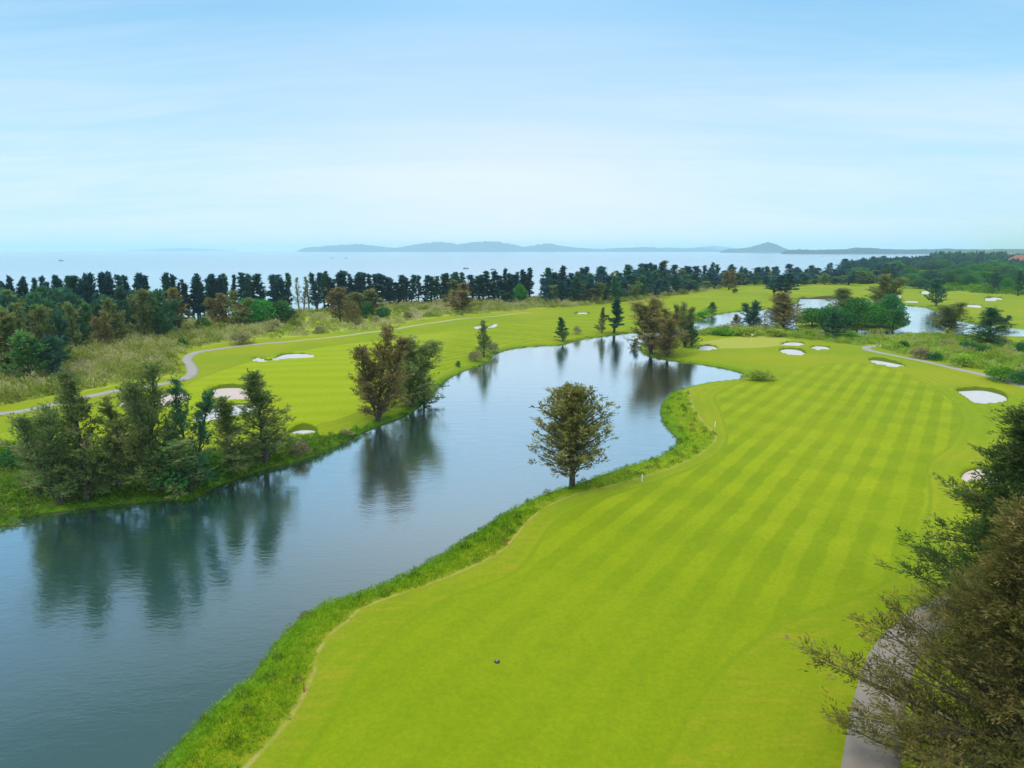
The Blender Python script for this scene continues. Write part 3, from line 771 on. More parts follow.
# --- the shoreline row in front of the sea
def lerp(x, tab): return float(np.interp(x, [t[0] for t in tab], [t[1] for t in tab]))
coast_t = [(c[0], c[1]) for c in coast_px]
top_t = [(-20, 279), (0, 277), (60, 275), (100, 273), (110, 271), (150, 274), (200, 273), (290, 274), (330, 272), (400, 275), (470, 272), (520, 270), (560, 268), (620, 265), (650, 263), (700, 264), (760, 266), (800, 266), (850, 261), (880, 258), (905, 258)]
seg_lab = [(-99, 95, 'at the end of the shoreline row above the pampas grass'), (95, 205, 'in the shoreline row behind the path bend'), (205, 292, 'in the shoreline row behind the leafy round tree'),
           (292, 400, 'in the shoreline row just past the bare trees'), (400, 533, 'in the shoreline row below the long island'), (533, 640, 'in the shoreline row behind the pampas belt'),
           (640, 720, 'in the shoreline row above the peninsula trees'), (720, 790, 'in the shoreline row below the single peaked island'), (790, 999, 'in the shoreline row behind the wooded island')]
def seglab(x):
    for a, b, s in seg_lab:
        if a <= x < b: return s
x = -18.0
while x < 905:
    gap_ = (152 < x < 162) or (206 < x < 210) or (289 < x < 316) or (531 < x < 540) 
    if not gap_:
        by = lerp(x, coast_t) + (1.0 if x < 600 else 0.6)
        tall = trng.random()
        tp = lerp(x, top_t) + trng.choice([0, 1.5, 3, 6, 10], p=[.25, .25, .2, .18, .12]) + trng.normal(0, 1.0) - 1
        mt = trng.choice(['blue_green', 'dark_green'], p=[.7, .3]) if x < 560 else trng.choice(['blue_green', 'dark_green', 'olive'], p=[.75, .15, .1])
        col = {'blue_green': 'dark blue-green', 'dark_green': 'dark green', 'olive': 'dull olive'}[mt]
        w_ = ('slim' if tall < .5 else 'broad')
        tree(f'far{trng.integers(8)}', x, by, tp, f'{w_} {col} casuarina {seglab(x)}', mat=mt, wpx=(trng.uniform(10, 14) if tall < .5 else trng.uniform(15, 20)) * (1.0 if x < 700 else 0.8), group='casuarinas of the shoreline row')
    x += trng.choice([2.5, 4.5, 6.5, 9.5], p=[.27, .36, .27, .10]) * trng.uniform(0.8, 1.2) * (1.0 if x < 700 else 0.8)
for bx, bt in ((299, 277), (304, 279), (309, 276)):
    tree('bare', bx, 311, bt, 'thin almost bare casuarina in the gap of the shoreline row', mat='olive', wpx=10, group='bare trees in the gap of the shore row', bark='pale_bark')
tree('far1', 317, 311.5, 272, 'slim dark casuarina right beside the bare trees in the gap', mat='blue_green', wpx=13, group='casuarinas of the shoreline row')

# --- the grove in front of the row, left
GROVE = [(-40, 380), (20, 381), (48, 380), (66, 374), (72, 352), (92, 346), (110, 350), (126, 343), (160, 341), (182, 336), (190, 327), (150, 326), (60, 330), (-40, 334)]
gp = P(GROVE)
cand = scatter(gp, 6.6, trng, 0.45)
cand = cand[np.argsort(-cand[:, 1])]
kinds_ = {'teal': 'teal green', 'olive': 'olive brown', 'dark_green': 'dark green', 'brown': 'rusty brown', 'fresh': 'mid green'}
for q in cand:
    dd = q[1] * CP + (H - 0.8) * SP
    px = 512 + q[0] * F / dd; zc = 0.8 - H
    py = 384 - F * (q[1] * SP + zc * CP) / dd
    if px < -25: continue
    mt = trng.choice(list(kinds_), p=[.32, .24, .28, .03, .13])
    frac = (py - 326) / 55
    tp = 283 + frac * 22 + trng.uniform(-1, 14)
    row = 'by the pampas grass edge' if py > 352 else ('in the middle of the thicket' if py > 338 else 'close under the shoreline row')
    side_ = 'at the picture edge' if px < 40 else ('above the lakeside trees' if px < 120 else 'near the path bend')
    tree(f'fat{trng.integers(5)}' if trng.random() < .65 else f'far{trng.integers(8)}', px, py, tp, f'{kinds_[mt]} casuarina {row}, {side_}', mat=mt, wpx=trng.uniform(17, 29), group='casuarinas of the mixed thicket')
for a in [('fat1', 106, 350, 311, 'rusty brown casuarina standing out in front of the thicket over the pampas', 'brown', 22),
          ('fat0', 30, 383, 330, 'mid green low-branched casuarina at the front corner of the thicket', 'fresh', 40),
          ('fat2', 55, 380, 335, 'deep green bushy casuarina at the right front corner of the thicket', 'dark_green', 28),
          ('fat3', 8, 378, 322, 'olive casuarina cut by the picture edge at the thicket front', 'olive', 36),
          ('far2', 180, 333, 287, 'tall brownish casuarina at the right end of the thicket', 'brown', 24),
          ('fat1', 222, 326, 293, 'brown bushy casuarina behind the pampas past the path bend', 'brown', 26),
          ('fat3', 238, 328, 290, 'olive rounded casuarina beside the bright leafy trees', 'olive', 24),
          ('fat0', 340, 322, 287, 'rust brown wide casuarina past the bare trees', 'brown', 28),
          ('far4', 372, 316, 289, 'olive casuarina with dark bush at its foot', 'olive', 22),
          ('fat2', 356, 317, 292, 'greyish olive casuarina next to the rust brown one', 'olive', 24),
          ('fat3', 462, 312, 283, 'wide olive brown casuarina standing on its own before the shore row', 'brown', 30),
          ('far3', 455, 308, 280, 'grey green casuarina right behind the wide olive brown one', 'olive', 20),
          ('fat1', 505, 305, 290, 'low dark casuarina at the shore row foot left of the green bush', 'dark_green', 24),
          ('fat3', 583, 303, 284, 'reddish brown casuarina among the dark shore trees', 'brown', 22),
          ]:
    tree(a[0], a[1], a[2], a[3], a[4], mat=a[5], wpx=a[6])
for a in [('leaf0', 262, 326, 298, 'bright green round leafy tree behind the pampas grass', 'leafy', 30), ('leaf1', 281, 325, 299, 'round leafy tree with dark green crown next to the bright one', 'leafy_dark', 30),
          ('leaf2', 248, 324, 296, 'bright green leafy tree leaning against the olive casuarina', 'leafy', 20),
          ('leaf3', 520, 303, 284, 'small light green leafy tree among the dark shore row', 'leafy', 16),
          ('bush0', 366, 318, 303, 'dark round bush under the olive casuarina', 'leafy_dark', 18), ('bush1', 384, 318, 306, 'dark low bush, right one of the pair under the olive casuarina', 'leafy_dark', 16),
          ('bush2', 203, 330, 316, 'dark bush at the end of the thicket', 'leafy_dark', 16),
          ('bush0', 183, 347, 338, 'dark bush low in the pampas grass above the bend', 'leafy_dark', 12),
          ('bush2', 352, 325, 302, 'small brown round tree on the rough in front of the shore row', 'brown', 18)]:
    tree(a[0], a[1], a[2], a[3], a[4], cat='bush' if a[0].startswith('bush') else 'tree', name='leafy_bush' if a[0].startswith('bush') else 'leafy_tree', mat=a[5], wpx=a[6])

# --- the mixed mass further right in front of the row
x = 545.0; j = 0
while x < 905:
    by = float(np.interp(x, [545, 600, 640, 680, 720, 745, 800, 850, 905], [303, 303, 299, 293, 288, 285, 285, 284, 282]))
    for r_ in range(3):
        b_ = by - r_ * (2.8 if x < 700 else 1.9) + trng.normal(0, 0.5)
        if b_ < lerp(x, coast_t) + .3: continue
        tp = lerp(x, top_t) + 12 - r_ * 3.5 + trng.uniform(-2, 6)
        if x > 720: tp -= 2
        mt = trng.choice(['dark_green', 'blue_green', 'olive', 'teal'], p=[.28, .47, .13, .12]) 
        kn = {'dark_green': 'dark green', 'blue_green': 'dark blue-green', 'olive': 'dull olive', 'teal': 'grey teal'}[mt]
        where = ['in the front rank', 'in the middle rank', 'in the rear rank'][r_]
        tree(f'fat{trng.integers(5)}' if trng.random() < .4 else f'far{trng.integers(8)}', x + trng.normal(0, 2), b_, tp, f'{kn} casuarina {where}, {seglab(x).replace("in the shoreline row ", "of the shore wood ")}', mat=mt, wpx=trng.uniform(13, 19) * (1 if x < 720 else .85), group='casuarinas of the shore wood')
    x += trng.uniform(7.5, 11)

# --- trees around the middle of the picture
mid = [
 ('mid0', 651, 356, 297, 'large dark brown casuarina on the peninsula tip', 'brown', 46), ('mid3', 667, 357, 309, 'brown casuarina leaning in the middle of the peninsula group', 'brown', 34),
 ('mid1', 685, 347, 302, 'tall dark casuarina on the right of the peninsula group', 'olive', 24), ('cone3', 692, 347, 322, 'low dark green casuarina, lowest of the peninsula group', 'dark_green', 18),
 ('cone2', 634, 352, 338, 'tiny dark tree leaning over the water off the peninsula tip', 'dark_green', 12),
 ('cone0', 563, 345, 317, 'small cone shaped green conifer standing at the water edge', 'teal', 18),
 ('cone1', 602, 333, 307, 'slim brownish tree on the far bank left of a darker one', 'olive', 12), ('far0', 614, 333, 298, 'slim dark tree on the far bank right of a brownish one', 'dark_green', 17),
 ('cone2', 484, 357, 320, 'slim irregular dark tree on the grassy spit of the far bank', 'olive', 20),
 ('mid1', 753, 329, 300, 'dark green casuarina at the channel beside the brown round one', 'dark_green', 24), ('mid2', 783, 330, 292, 'big round brown casuarina standing before the wooded island', 'brown', 40),
 ('cone3', 737, 328, 314, 'small purplish sparse tree in the reeds by the channel', 'brown', 14), ('far5', 783, 298, 273, 'dark tall casuarina across the channel behind the round brown one', 'blue_green', 26),
 ('far2', 774, 296, 279, 'dark casuarina across the channel, shorter left neighbour of the tall one', 'dark_green', 14),
 ('fat1', 729, 290, 269, 'lone brown casuarina on the far rough before the shore wood', 'brown', 17),
 ('cone1', 712, 319, 302, 'thin pale sparse tree on the bank of the channel', 'fresh', 16), 
 ('mid2', 845, 322, 288, 'brownish casuarina rising behind the island bushes', 'olive', 36), ('mid0', 880, 314, 274, 'tallest brown green casuarina of the wooded island', 'olive', 34),
 ('cone0', 833, 339, 312, 'cone shaped dark green conifer on the near shore before the island', 'dark_green', 26),
 ('fat0', 936, 306, 278, 'round dark tree on the far bank of the pond', 'dark_green', 22),
 ('mid3', 948, 335, 301, 'wide spreading brown green casuarina on the pond bank', 'olive', 38), ('lake0', 987, 346, 308, 'dark conical casuarina amid the bushes right of the pond', 'teal', 42),
 ('fat3', 1005, 327, 315, 'small dark tree on the far bank right of the conical casuarina', 'dark_green', 12),
 ('far1', 1018, 296, 270, 'dark casuarina near the far orange roofed house', 'dark_green', 12),
 ('fat2', 993, 292, 272, 'dark casuarina below the far pale houses', 'dark_green', 14),
]
for k_, px, py, tp, lab, mt, wp in mid:
    tree(k_, px, py, tp, lab, mat=mt, wpx=wp)
leafs = [
 ('leaf0', 812, 328, 307, 'bright green broad tree at the left end of the island', 'leafy', 30), ('leaf1', 828, 326, 305, 'dark green broad tree second from the left of the island', 'leafy_dark', 26),
 ('leaf2', 857, 325, 296, 'tall bright green broad tree in the middle of the island', 'leafy', 34), ('leaf3', 875, 328, 304, 'bright green broad tree low on the island front', 'leafy', 26),
 ('leaf0', 888, 325, 293, 'tall dark leafy tree at the right of the island', 'leafy_dark', 26), ('leaf1', 893, 330, 308, 'round leafy tree over the water at the right tip of the island', 'leafy_dark', 24),
 ('leaf2', 845, 329, 311, 'low leafy tree at the island front by the water', 'leafy_dark', 26),
]
for k_, px, py, tp, lab, mt, wp in leafs: tree(k_, px, py, tp, lab, name='leafy_tree', mat=mt, wpx=wp, group='leafy trees of the island')
bushes = [
 ('bush0', 577, 334, 326, 'tan round bush beside the cone shaped conifer', 'tan_bush', 9), ('bush1', 492, 357, 341, 'tan bush at the foot of the slim irregular tree', 'tan_bush', 14), ('bush2', 475, 361, 350, 'low tan bush on the spit left of the slim tree', 'tan_bush', 15),
 ('bush0', 458, 367, 361, 'small dark bush alone on the turf near the spit', 'leafy_dark', 6), ('bush1', 735, 293, 288, 'tiny dark round bush alone on the far fairway', 'leafy_dark', 6),
 ('bush2', 378, 318, 312, 'low dark bush in the rough behind the far cart path', 'leafy_dark', 9), ('bush0', 377, 323, 316, 'tan tuft bush on the rough behind the far cart path', 'tan_bush', 10),
 ('bush1', 408, 320, 311, 'tan bush, next right along the rough behind the far cart path', 'tan_bush', 11), ('bush0', 320, 333, 326, 'tan bush on the rough below the rust brown casuarina', 'tan_bush', 12),
 ('bush2', 240, 344, 331, 'large tan bush above the cart path past its bend', 'tan_bush', 24), ('bush1', 273, 331, 319, 'tan bush at the foot of the bright leafy tree', 'tan_bush', 20),
 ('bush0', 760, 380, 370, 'light green mound of reeds at the tip of the lake arm', 'reed', 32),
 ('bush1', 946, 346, 339, 'tan topped bush in the long grass by the pond', 'tan_bush', 20), ('bush2', 968, 350, 341, 'dark bush under the conical casuarina, left side', 'leafy_dark', 22),
 ('bush0', 983, 355, 345, 'round dark green bush in front of the conical casuarina', 'leafy_dark', 18), ('bush1', 969, 354, 346, 'pale tan bush left of the round dark one', 'tan_bush', 14),
 ('bush2', 935, 360, 352, 'dark low bush just above the right cart path', 'leafy_dark', 16), ('bush0', 920, 358, 347, 'tan wide bush just above the right cart path', 'tan_bush', 22),
 ('bush1', 903, 350, 340, 'dark green bush in the long grass near the path curl', 'leafy_dark', 12), ('bush2', 1022, 354, 341, 'dark bush cut by the right picture edge', 'leafy_dark', 16),
 ('bush0', 690, 322, 314, 'grey green bush on the channel bank', 'bush', 20), ('bush1', 703, 320, 311, 'grey green bush beside the thin pale tree', 'bush', 18),
 ('bush2', 808, 336, 329, 'pale green bush left of the cone shaped conifer on the near shore', 'reed', 18), ('bush0', 850, 340, 332, 'green bush right of the cone shaped conifer on the near shore', 'bush', 20),
 ('bush1', 1000, 380, 366, 'dense green bush by the long straight of the right cart path', 'bush', 30), ('bush2', 1022, 384, 370, 'dark green bush at the picture edge by the right cart path', 'leafy_dark', 26),
 ('bush0', 960, 366, 354, 'light green bush between the right cart path and the round dark bush', 'reed', 26), ('bush1', 745, 335, 327, 'bright reed bush in the belt behind the putting green', 'reed', 30),
 ('bush2', 722, 335, 329, 'darker reed bush at the left of the belt behind the putting green', 'bush', 26), ('bush0', 775, 336, 329, 'reed bush in the belt below the round brown casuarina', 'reed', 26),
 ('bush1', 20, 468, 444, 'dark mound of undergrowth on the left bank at the picture edge', 'leafy_dark', 40), ('bush2', 90, 490, 455, 'green undergrowth bush beneath the lakeside trees', 'bush', 40),
 ('bush0', 210, 485, 455, 'green bush beneath the smallest lakeside tree', 'bush', 40), ('bush1', 172, 499, 452, 'dark drooping bush hanging over the water under the lakeside trees', 'leafy_dark', 44),
 ('bush2', 300, 455, 440, 'low brownish bush on the bank right of the lakeside trees', 'tan_bush', 22), ('bush0', 345, 440, 431, 'small brownish bush on the bank left of the tree pair', 'tan_bush', 16),
]
for k_, px, py, tp, lab, mt, wp in bushes:
    tree(k_, px, py, tp, lab, cat='bush', name='round_bush', mat=mt, wpx=wp)

# --- the lakeside group and the pair
lakeside = [
 ('mid1', 62, 505, 402, 'olive bushy casuarina, leftmost of the lakeside group', 'lakeside', 66, 0.4), ('lake0', 88, 500, 372, 'tall grey green casuarina over the leftmost one of the lakeside group', 'lakeside', 58, 1.2),
 ('lake3', 120, 494, 400, 'thin dark green casuarina between two taller ones in the lakeside group', 'lakeside', 46, 2.2), ('mid3', 152, 492, 361, 'tallest casuarina of the lakeside group with an uneven top', 'lakeside', 62, 0.2),
 ('lake1', 192, 497, 377, 'teal green upright casuarina over the water in the lakeside group', 'teal', 52, 4.0), ('mid0', 172, 503, 430, 'low spreading dark casuarina at the water edge of the lakeside group', 'lakeside', 60, 3.0),
 ('lake2', 230, 482, 397, 'short open casuarina near the right end of the lakeside group', 'lakeside', 50, 1.0), ('lake0', 266, 474, 370, 'brown green casuarina standing apart at the right end of the lakeside group', 'lakeside', 60, 2.6),
 ('lake1', 40, 494, 418, 'thin olive casuarina behind the leftmost one at the bank', 'lakeside', 44, 5.1),
 ('mid3', 378, 425, 327, 'brown green casuarina, left one of the pair on the bank', 'brown', 58, 1.7), ('mid0', 411, 418, 337, 'brown green casuarina, right one of the pair with low boughs', 'olive', 60, 4.4),
 ('cone1', 424, 414, 380, 'low dark branchy tree at the foot of the pair over the water', 'lakeside', 30, 0.5),
]
for k_, px, py, tp, lab, mt, wp, ro in lakeside:
    tree(k_, px, py, tp, lab, mat=mt, wpx=wp, rot=ro)
tree('lone', 572, 486, 384, 'lone round-crowned casuarina on the near bank', mat='lone', wpx=76, rot=0.6)
tree('near_brown', 1000, 800, 506, 'huge brown feathery casuarina in the near corner over the path', mat='near_brown', wpx=262, rot=2.9)
tree('near_dark', 1004, 640, 404, 'tall dark green casuarina behind the huge brown one', mat='near_dark', wpx=190, rot=2.0)
print('trees', NTREE, time.time() - T0)

# --- far wood at the right, a mass nobody could count
wr = np.random.default_rng(3)
fp = []
for _ in range(1500):
    px = wr.uniform(845, 1110); lo = np.interp(px, [845, 900, 960, 1110], [273, 267.5, 268, 270]); hi = np.interp(px, [845, 880, 900, 935, 960, 1110], [272, 266, 262.5, 258.5, 256.5, 254.5])
    u = wr.random(); fp.append(at(px, hi + 0.8 + (lo - hi) * u, 2.0))
fp = np.array(fp); ds = fields(fp)[1]; fp = fp[ds > 6]
def puff(seed, n=60):
    r_ = np.random.default_rng(seed); d = norm(r_.normal(0, 1, (n, 3))); d[:, 2] = np.abs(d[:, 2])
    V, Fq = blades(r_, d * (r_.uniform(0.5, 1, n) ** 0.4)[:, None] * [0.7, 0.7, 0.75], d, 0.34, 0.30, 0.9, 0.2, 1)
    return V, Fq, np.repeat(np.clip(r_.normal(0.4, 0.2, n), 0, 1), 4)
tuft = [puff(s + 80) for s in range(6)]
merge_clumps('far_wood', MAT['blue_green'], fp, 8.5, 12, wr, tuft, 0.1, 0.5)
hp = []
for _ in range(240):
    px = wr.uniform(928, 1004); hp.append(at(px, wr.uniform(262.5, 266), 2.0))
hp = np.array(hp)
merge_clumps('far_wood', MAT['dark_green'], hp, 9.0, 17, wr, tuft, 0.1, 0.4)
# leafy green belt between the far fairway and the far wood
for i in range(64):
    px = wr.uniform(850, 1050); py = wr.uniform(271, 290) if px > 905 else wr.uniform(274, 284)
    top = py - wr.uniform(8, 14) * (1.0 if py < 282 else 1.15)
    mt = wr.choice(['leafy', 'leafy_dark', 'teal', 'dark_green'], p=[.3, .35, .2, .15])
    nm = {'leafy': 'bright green', 'leafy_dark': 'mid green', 'teal': 'bluish green', 'dark_green': 'dark green'}[mt]
    wh = 'behind the wooded island' if px < 910 else ('between the round dark tree and the far wood' if px < 960 else 'before the far pale houses')
    hw = 'in the nearest rows' if py > 283 else 'in the farther rows'
    tree(f'leaf{wr.integers(4)}', px, py, top, f'{nm} broad tree {wh}, {hw}'.replace('between the round dark tree and the far wood','right of the round dark tree'), name='leafy_tree', mat=mt, wpx=wr.uniform(15, 26), group='broad trees of the far belt')

# --- past 300 casuarinas the smallest in view (rear ranks of the shore trees) become one mass
bpy.context.view_layer.update()
cas = [o for o in COL.objects if o.parent is None and o.name.startswith('casuarina_tree')]
def shown(o):
    hc = [c for c in o.children if c.name.startswith('crown')][0]
    return o.scale[2] * max(v[2] for v in hc.bound_box) * o.scale[0] ** 0.5 / o.location.y ** 1.5
loose = sorted([o for o in cas if o.get('group') in ('casuarinas of the shoreline row', 'casuarinas of the shore wood', 'casuarinas of the mixed thicket')], key=shown)
rest = loose[:max(0, len(cas) - 298)]
CACHE = {}
def arrays(me):
    if me.name not in CACHE:
        v = np.empty(len(me.vertices) * 3, np.float32); me.vertices.foreach_get('co', v)
        f = np.empty(len(me.loops), np.int32); me.loops.foreach_get('vertex_index', f)
        t_ = np.empty(len(me.vertices), np.float32); me.attributes['tint'].data.foreach_get('value', t_)
        CACHE[me.name] = (v.reshape(-1, 3), f.reshape(-1, 4), t_)
    return CACHE[me.name]
Vs, Fs, Ts, Ms, mats, n0 = [], [], [], [], [], 0
for o in rest:
    M = np.array(o.matrix_world)
    for c in list(o.children):
        v, f, t_ = arrays(c.data)
        mt = c.material_slots[0].material
        if mt not in mats: mats.append(mt)
        Vs.append(v @ M[:3, :3].T + M[:3, 3]); Fs.append(f + n0); Ts.append(t_); Ms.append(np.full(len(f), mats.index(mt), np.int32)); n0 += len(v)
        bpy.data.objects.remove(c)
    bpy.data.objects.remove(o)
if Vs:
    me = mesh_np('distant_casuarinas', np.concatenate(Vs), np.concatenate(Fs), {'tint': np.concatenate(Ts)})
    for mt in mats: me.materials.append(mt)
    me.polygons.foreach_set('material_index', np.concatenate(Ms))
    tag(obj('distant_casuarinas', me), kind='stuff')
print('kept', len(cas) - len(rest), 'merged', len(rest), time.time() - T0)

# ------------------------------------------------------------------ islands and headland
def ridge(name, tops, D, depth_f, mat, seed, base_py=None):
    """tops: (px, py) along the skyline; a real ridge of hills at distance D"""
    rg = np.random.default_rng(seed)
    xs = np.array([t[0] for t in tops], float); ys = np.array([t[1] for t in tops], float)
    n = 220; px = np.linspace(xs[0], xs[-1], n)
    hor = 384 - F * math.tan(PITCH)
    py = np.interp(px, xs, ys)
    hgt = np.array([max(0.5, height_to(D, q, 0)) for q in py])
    ker = np.array([1, 2, 3, 2, 1.]) / 9; hgt = np.convolve(np.pad(hgt, 2, 'edge'), ker, 'valid')
    hgt = hgt * (1 + 0.05 * rg.normal(0, 1, n)) + np.abs(rg.normal(0, 1.5, n)); hgt[0] = hgt[-1] = 0.2
    wx = (px - 512) / F * D * CP
    width = (wx[-1] - wx[0]); dep = width * depth_f
    m = 26; v = np.linspace(-1, 1, m)
    X, Vv = np.meshgrid(wx, v)
    prof = np.clip(np.cos(Vv * math.pi / 2), 0, 1) ** 1.1
    Hh = hgt[None, :] * prof
    nz = np.sin(X / width * 60 + 4 * Vv) * np.sin(Vv * 9 + X / width * 31) + 0.5 * np.sin(X / width * 170 + 9 * Vv)
    Hh = Hh * (1 + 0.10 * nz * (1 - prof * 0.7)) - 1.0
    ends = np.clip(np.minimum(np.linspace(0, 12, n), np.linspace(12, 0, n)), 0, 1) ** 0.5
    Yv = D + Vv * dep / 2 * (0.3 + 0.7 * ends[None, :])
    Vx = np.column_stack([X.ravel(), Yv.ravel(), Hh.ravel()])
    ix = np.arange(m * n).reshape(m, n)
    Fq = np.stack([ix[:-1, :-1], ix[:-1, 1:], ix[1:, 1:], ix[1:, :-1]], -1).reshape(-1, 4)
    return tag(obj(name, mesh_np(name, Vx, Fq, None, True, mat)), kind='structure')
HILL = plain('wooded_hill', (0.035, 0.075, 0.04), 0.95, 0.4, 0.01)
ridge('hills', [(298, 251), (306, 247.5), (318, 246.8), (335, 245.2), (357, 244.2), (375, 245.5), (396, 248.2), (402, 247), (415, 244.5), (430, 242.5), (447, 242), (458, 244.2), (468, 243), (485, 240.8),
                (500, 242.3), (516, 245), (524, 247.2), (533, 245.5), (548, 242.8), (560, 245.5), (580, 248), (600, 249), (625, 247.8), (645, 247), (665, 248.3), (688, 248.6), (708, 248), (722, 250.6)], 10500, 0.16, HILL, 1)
ridge('hills', [(722, 250.8), (728, 249.2), (745, 248.4), (756, 246), (768, 242.6), (776, 245), (783, 248.3), (789, 250.6)], 7000, 0.6, HILL, 2)
ridge('hills', [(120, 250.6), (150, 249.4), (180, 248), (205, 248.8), (235, 250.6)], 16000, 0.12, HILL, 3)
ridge('hills', [(640, 250.3), (665, 247.5), (690, 248), (712, 245.8), (730, 247.6), (745, 250.3)], 14000, 0.12, HILL, 4)
HEAD = plain('wooded_headland', (0.022, 0.055, 0.04), 0.95, 0.5, 0.02)
ridge('headland', [(783, 251.6), (790, 250), (800, 249.8), (825, 249.8), (845, 249), (858, 247.8), (870, 248), (885, 249.2), (905, 249.6), (930, 249.4), (945, 248.8), (960, 249.4), (985, 249.5), (1010, 249.2), (1060, 249.3), (1180, 251)], 4600, 0.14, HEAD, 5)

# ------------------------------------------------------------------ small things
def box(acc, c, s, t=0.5):
    x, y, z = c; a, b, d = [v / 2 for v in s]
    V = np.array([[x + i * a, y + j * b, z + k_ * d] for i in (-1, 1) for j in (-1, 1) for k_ in (-1, 1)])
    Fq = np.array([[0, 1, 3, 2], [4, 6, 7, 5], [0, 4, 5, 1], [2, 3, 7, 6], [0, 2, 6, 4], [1, 5, 7, 3]])
    acc.add(V, Fq, t)
red = plain('stake_red', (0.45, 0.10, 0.04), 0.6, 0.1); white = plain('white_paint', (0.8, 0.8, 0.78), 0.5, 0.05); dark = plain('dark_plastic', (0.03, 0.03, 0.03), 0.5, 0.1)
stakes = [(304, 692, red, 'rust brown stake lowest along the trench line'), (362, 606, red, 'rust brown stake at the corner of the trench line'), (507, 545, red, 'rust brown stake where the trench line bends beyond the corner one'),
          (625, 476, red, 'rust brown stake in the bank grass beyond the lone tree'), (642, 482, white, 'white post on the turf right of the lone tree'), (715, 427, white, 'white post on the turf beside the small bay of the lake'),
          (690, 400, red, 'reddish stake on the knob of the near bank')]
for px, py, mt, lab in stakes:
    x, y, z = place(px, py)
    hs = 0.55 if mt is red else 0.85
    a = Acc(); a.add(*tube(np.array([[0, 0, -0.2], [0, 0, hs], [0, 0, hs + 0.04]]), np.array([0.05, 0.045, 0.01]), 8))
    tag(obj('marker_stake', a.mesh('marker_stake', mt), loc=(x, y, z)), lab, 'marker post')
# sprinkler cover
x, y, z = place(497, 662)
t_ = bpy.data.objects.new('sprinkler_head', None); link(t_); t_.location = (x, y, z); tag(t_, 'small dark sprinkler cover alone on the near fairway', 'sprinkler')
a = Acc(); a.add(*tube(np.array([[0, 0, -0.05], [0, 0, 0.07], [0, 0, 0.085]]), np.array([0.17, 0.17, 0.12]), 12)); obj('casing', a.mesh('casing', dark), t_)
a = Acc(); a.add(*tube(np.array([[0, 0, 0.08], [0, 0, 0.12], [0, 0, 0.125]]), np.array([0.09, 0.09, 0.01]), 10)); obj('cap', a.mesh('cap', plain('cap_grey', (0.25, 0.25, 0.27), 0.5, 0.1)), t_)
# flag on the green
x, y, z = place(751, 341)
t_ = bpy.data.objects.new('golf_flag', None); link(t_); t_.location = (x, y, z); tag(t_, 'thin flagstick with small white flag on the putting green', 'flag')
a = Acc(); a.add(*tube(np.array([[0, 0, -0.1], [0, 0, 2.0], [0, 0, 2.02]]), np.array([0.02, 0.016, 0.005]), 6)); obj('pole', a.mesh('pole', white), t_)
fv = []
for i in range(6):
    for k_ in (1.5, 1.95): fv.append((0.02 + i * 0.1, 0.05 * math.sin(i * 1.3), k_ - 0.02 * i if k_ > 1.7 else k_))
fm = bpy.data.meshes.new('pennant'); fm.from_pydata(fv, [], [(2 * i, 2 * i + 2, 2 * i + 3, 2 * i + 1) for i in range(5)]); fm.materials.append(white); obj('pennant', fm, t_)
# low stone weir across the lake tip
wp = smooth(P([(744, 375), (742, 378), (736, 381.5), (726, 384)], 0.1), False, 8)
a = Acc()
wr = np.random.default_rng(5)
for q in wp:
    for _ in range(3):
        c = np.array([q[0] + wr.normal(0, .12), q[1] + wr.normal(0, .12), 0.02]); s = wr.uniform(.16, .3)
        d = norm(wr.normal(0, 1, (1, 3)))
        a.add(*tube(np.array([c - [s, 0, 0], c - [s * .5, 0, 0], c + [s * .5, 0, 0], c + [s, 0, 0]]) + wr.normal(0, .03, (4, 3)), np.array([s * .3, s * .8, s * .75, s * .2]), 7))
tag(obj('stone_weir', a.mesh('stone_weir', plain('wet_stone', (0.13, 0.12, 0.11), .8, .3))), 'low dark stone weir curving across the tip of the lake arm', 'weir')

# boats
hull_m = plain('boat_hull', (0.07, 0.09, 0.12), 0.5, 0.1); cab_m = plain('boat_cabin', (0.45, 0.5, 0.55), 0.5, 0.1)
def boat(px, py, L, label, rz=0.1):
    p = at(px, py, -0.2)
    e = bpy.data.objects.new('fishing_boat', None); link(e); e.location = (p[0], p[1], -0.3); e.rotation_euler = (0, 0, rz); tag(e, label, 'boat', 'fishing boats on the sea')
    n = 9; u = np.linspace(-1, 1, n)
    half = L * 0.13 * (1 - np.clip(u, 0, 1) ** 2.2) * (0.85 + 0.15 * np.clip(1 + u, 0, 1)); half[-1] = 0.03
    sheer = L * (0.10 + 0.06 * np.clip(u, 0, 1) ** 2)
    rows = [np.column_stack([u * L / 2 * 0.92, half * 0, u * 0 - L * 0.03])]
    V = np.concatenate([np.column_stack([u * L / 2, -half, sheer]), np.column_stack([u * L / 2 * .95, -half * .7, u * 0 - .02 * L]), np.column_stack([u * L / 2 * .95, half * .7, u * 0 - .02 * L]), np.column_stack([u * L / 2, half, sheer]), np.column_stack([u * L / 2, half * 0, sheer * 0.9])])
    ix = np.arange(5 * n).reshape(5, n); jx = np.roll(ix, -1, 0)
    Fq = np.stack([ix[:, :-1], jx[:, :-1], jx[:, 1:], ix[:, 1:]], -1).reshape(-1, 4)
    a = Acc(); a.add(V, Fq); obj('hull', a.mesh('hull', hull_m), e)
    a = Acc(); box(a, (-L * .2, 0, L * .17), (L * .22, L * .15, L * .16)); box(a, (-L * .2, 0, L * .262), (L * .27, L * .18, L * .02)); obj('cabin', a.mesh('cabin', cab_m), e)
    a = Acc(); a.add(*tube(np.array([[L * .1, 0, L * .08], [L * .1, 0, L * .3], [L * .1, 0, L * .38]]), np.array([.05, .04, .02]) * L / 8, 5)); obj('mast', a.mesh('mast', hull_m), e)
